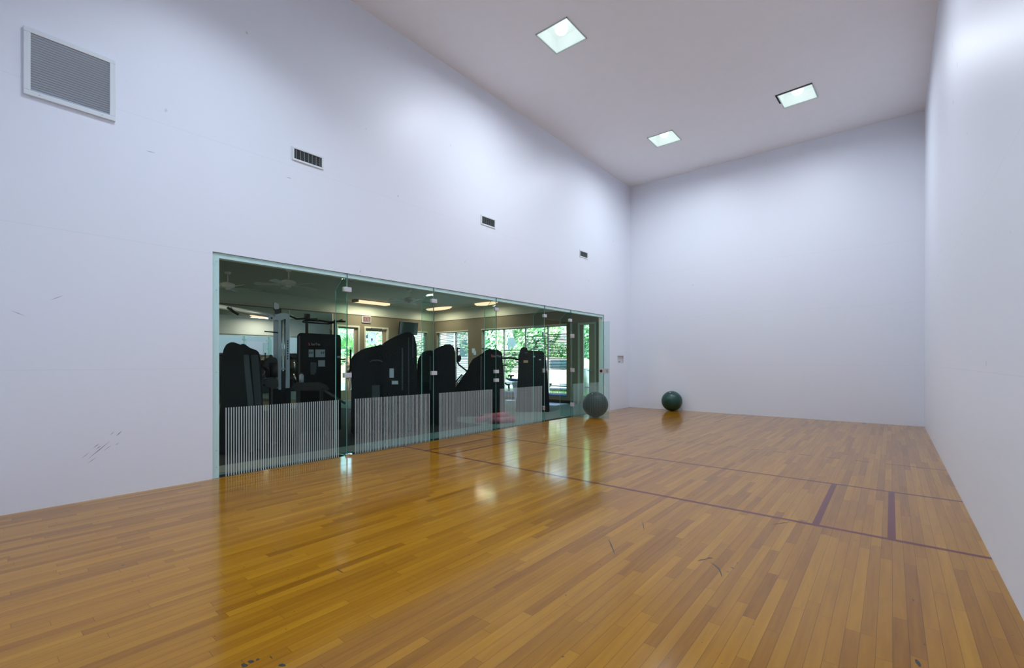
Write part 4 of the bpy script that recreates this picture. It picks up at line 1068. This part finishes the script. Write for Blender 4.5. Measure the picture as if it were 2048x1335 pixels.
bush('broadleaf_tree', (-30.5, 21.5, 2.8), (3.2, 3.2, 2.8), 4200, M_leaf1, 'large green tree far outside, beyond the exit doors', 'tree', .2)
bm = NB()
for i in range(9000):
    x = random.uniform(-19, 0); y = 25.2 + random.gauss(0, .12); z = random.uniform(0, 2.3 + .25 * math.sin(x * 2.1))
    a = Vector([random.uniform(-1, 1) for _ in range(3)]).normalized(); u = a.orthogonal().normalized(); v = a.cross(u); sz = random.uniform(.09, .17)
    p = Vector((x, y, z)); bm.faces.new([bm.verts.new(p + u * sz), bm.verts.new(p + v * sz * .6), bm.verts.new(p - u * sz), bm.verts.new(p - v * sz * .6)])
box(bm, -19, 0, 25.25, 25.7, -.02, 2.0)
o = link('hedge', bm, M_leaf1); tag(o, 'long green hedge beyond the trees across the road', 'hedge')
r = empty('garden_wall', (-19.5, 14.2, -.02)); tag(r, 'low tan garden wall standing behind the palm', 'garden wall')
bm = NB(); box(bm, -.12, .12, -4.5, 3.8, 0, 1.75); link('wall_body', bm, M_tanw, r)
bm = NB(); box(bm, -.17, .17, -4.55, 3.85, 1.75, 1.83, bev=.01); link('coping', bm, M_conc, r)
# palm outside the exit door
def palm(c, h, R, label):
    r = empty('palm_tree', (c[0], c[1], -.02)); tag(r, label, 'palm')
    bm = NB(); tube(bm, [(0, 0, 0), (.03, 0, h * .5), (0, .03, h)], .11, 12); link('trunk', bm, M_bark, r)
    for k in range(26):
        az = 2.399 * k; el = math.radians(80 - 110 * k / 26)
        stem = Vector((math.cos(az) * math.cos(el), math.sin(az) * math.cos(el), math.sin(el))) * R * .5
        bm = NB(); base = Vector((0, 0, h)); hub = base + stem; tube(bm, [base, hub], .01, 5)
        side = stem.cross(Vector((0, 0, 1)))
        side = side.normalized() if side.length > 1e-3 else Vector((1, 0, 0)); fw = stem.normalized(); nn = side.cross(fw)
        for j in range(13):
            a = math.radians(-75 + 150 * j / 12); d = fw * math.cos(a) + side * math.sin(a)
            L = R * .62 * (1 - .25 * abs(a)); w = d.cross(nn).normalized() * .027
            mid = hub + d * L * .55 + Vector((0, 0, -.01)); tip = hub + d * L + Vector((0, 0, -.12 * L))
            V = [bm.verts.new(hub), bm.verts.new(mid - w), bm.verts.new(tip), bm.verts.new(mid + w)]; bm.faces.new(V)
        link('frond', bm, M_leaf2, r)
palm((-10.7, 9.95), 1.45, .98, 'fan palm right outside the left exit door')
# building across the road
r = empty('building', (-18.0, 27.0, -.02)); tag(r, 'pale building across the road with a grey roof', 'building')
bm = NB(); box(bm, -6, 3.2, 0, 6, 0, 4.6); link('walls', bm, M_stucco, r)
bm = NB(); prism(bm, [(-6.4, 4.6), (3.6, 4.6), (2.2, 6.2), (-5, 6.2)], -.4, 6.4); link('roof', bm, M_roof, r)
for x in (-4.4, -1.9, .9):
    bm = NB(); box(bm, x, x + 1.1, -.05, .0, 1.6, 3.2); f = link('window', bm, M_white, r)
    bm = NB(); box(bm, x + .08, x + 1.02, -.07, -.05, 1.68, 3.12); link('pane', bm, M_wing, f)
# bollard, rail, bench-like bike rack
r = empty('bollard', (-2.52, 14.1, -.005)); tag(r, 'short cream post outside the wide window', 'post')
bm = NB(); cyl(bm, (0, 0, 0), (0, 0, 1.0), .10, 20); cyl(bm, (0, 0, 1.0), (0, 0, 1.04), .10, 20, .05); link('post_body', bm, M_cream, r)
r = empty('low_railing', (-3.5, 13.75, -.02)); tag(r, 'low black railing beyond the grass bed', 'railing')
bm = NB(); tube(bm, [(-3.5, 0, .42), (3.3, 0, .42)], .02, 8); link('top_rail', bm, M_black, r)
for x in (-3.3, -1.1, 1.1, 3.1):
    bm = NB(); tube(bm, [(x, 0, 0), (x, 0, .42)], .018, 8); link('rail_post', bm, M_black, r)
r = empty('bicycle_rack', (-2.05, 14.55, -.005)); tag(r, 'white looped metal rack outside at the right of the window', 'rack')
for x in (-.55, .0, .55):
    bm = NB(); tube(bm, [(x - .2, 0, 0), (x - .2, 0, .8), (x - .14, 0, .92), (x, 0, .96), (x + .14, 0, .92), (x + .2, 0, .8), (x + .2, 0, 0)], .024, 8); link('loop', bm, M_white, r)
# parked car
def car(c, rz, label):
    r = empty('car', c, rz); tag(r, label, 'car')
    bm = NB()
    prof = rounded([(-2.2, .35), (2.2, .35), (2.22, .75), (1.3, .92), (.75, 1.42), (-1.35, 1.45), (-2.1, 1.0), (-2.25, .7)], .12)
    prism(bm, prof, -.85, .85, .08); link('body', bm, M_cream, r)
    for s in (-1, 1):
        bm = NB(); y = .853 * s
        prism(bm, rounded([(-1.85, .98), (-.35, .98), (-.35, 1.33), (-1.3, 1.33)], .05), min(y, y * 1.004), max(y, y * 1.004)); prism(bm, rounded([(-.27, .98), (1.0, .95), (.68, 1.32), (-.27, 1.33)], .05), min(y, y * 1.004), max(y, y * 1.004))
        link('side_window', bm, M_wing, r)
        for x in (-1.35, 1.35):
            bm = NB(); cyl(bm, (x, s * .70, .33), (x, s * .87, .33), .33, 28); w = link('wheel', bm, M_tyre, r)
            bm = NB(); cyl(bm, (x, s * .87, .33), (x, s * .88, .33), .20, 20); link('hubcap', bm, M_steel, w)
car((-5.4, 17.1, -.005), .15, 'cream car parked on the road outside the wide window')
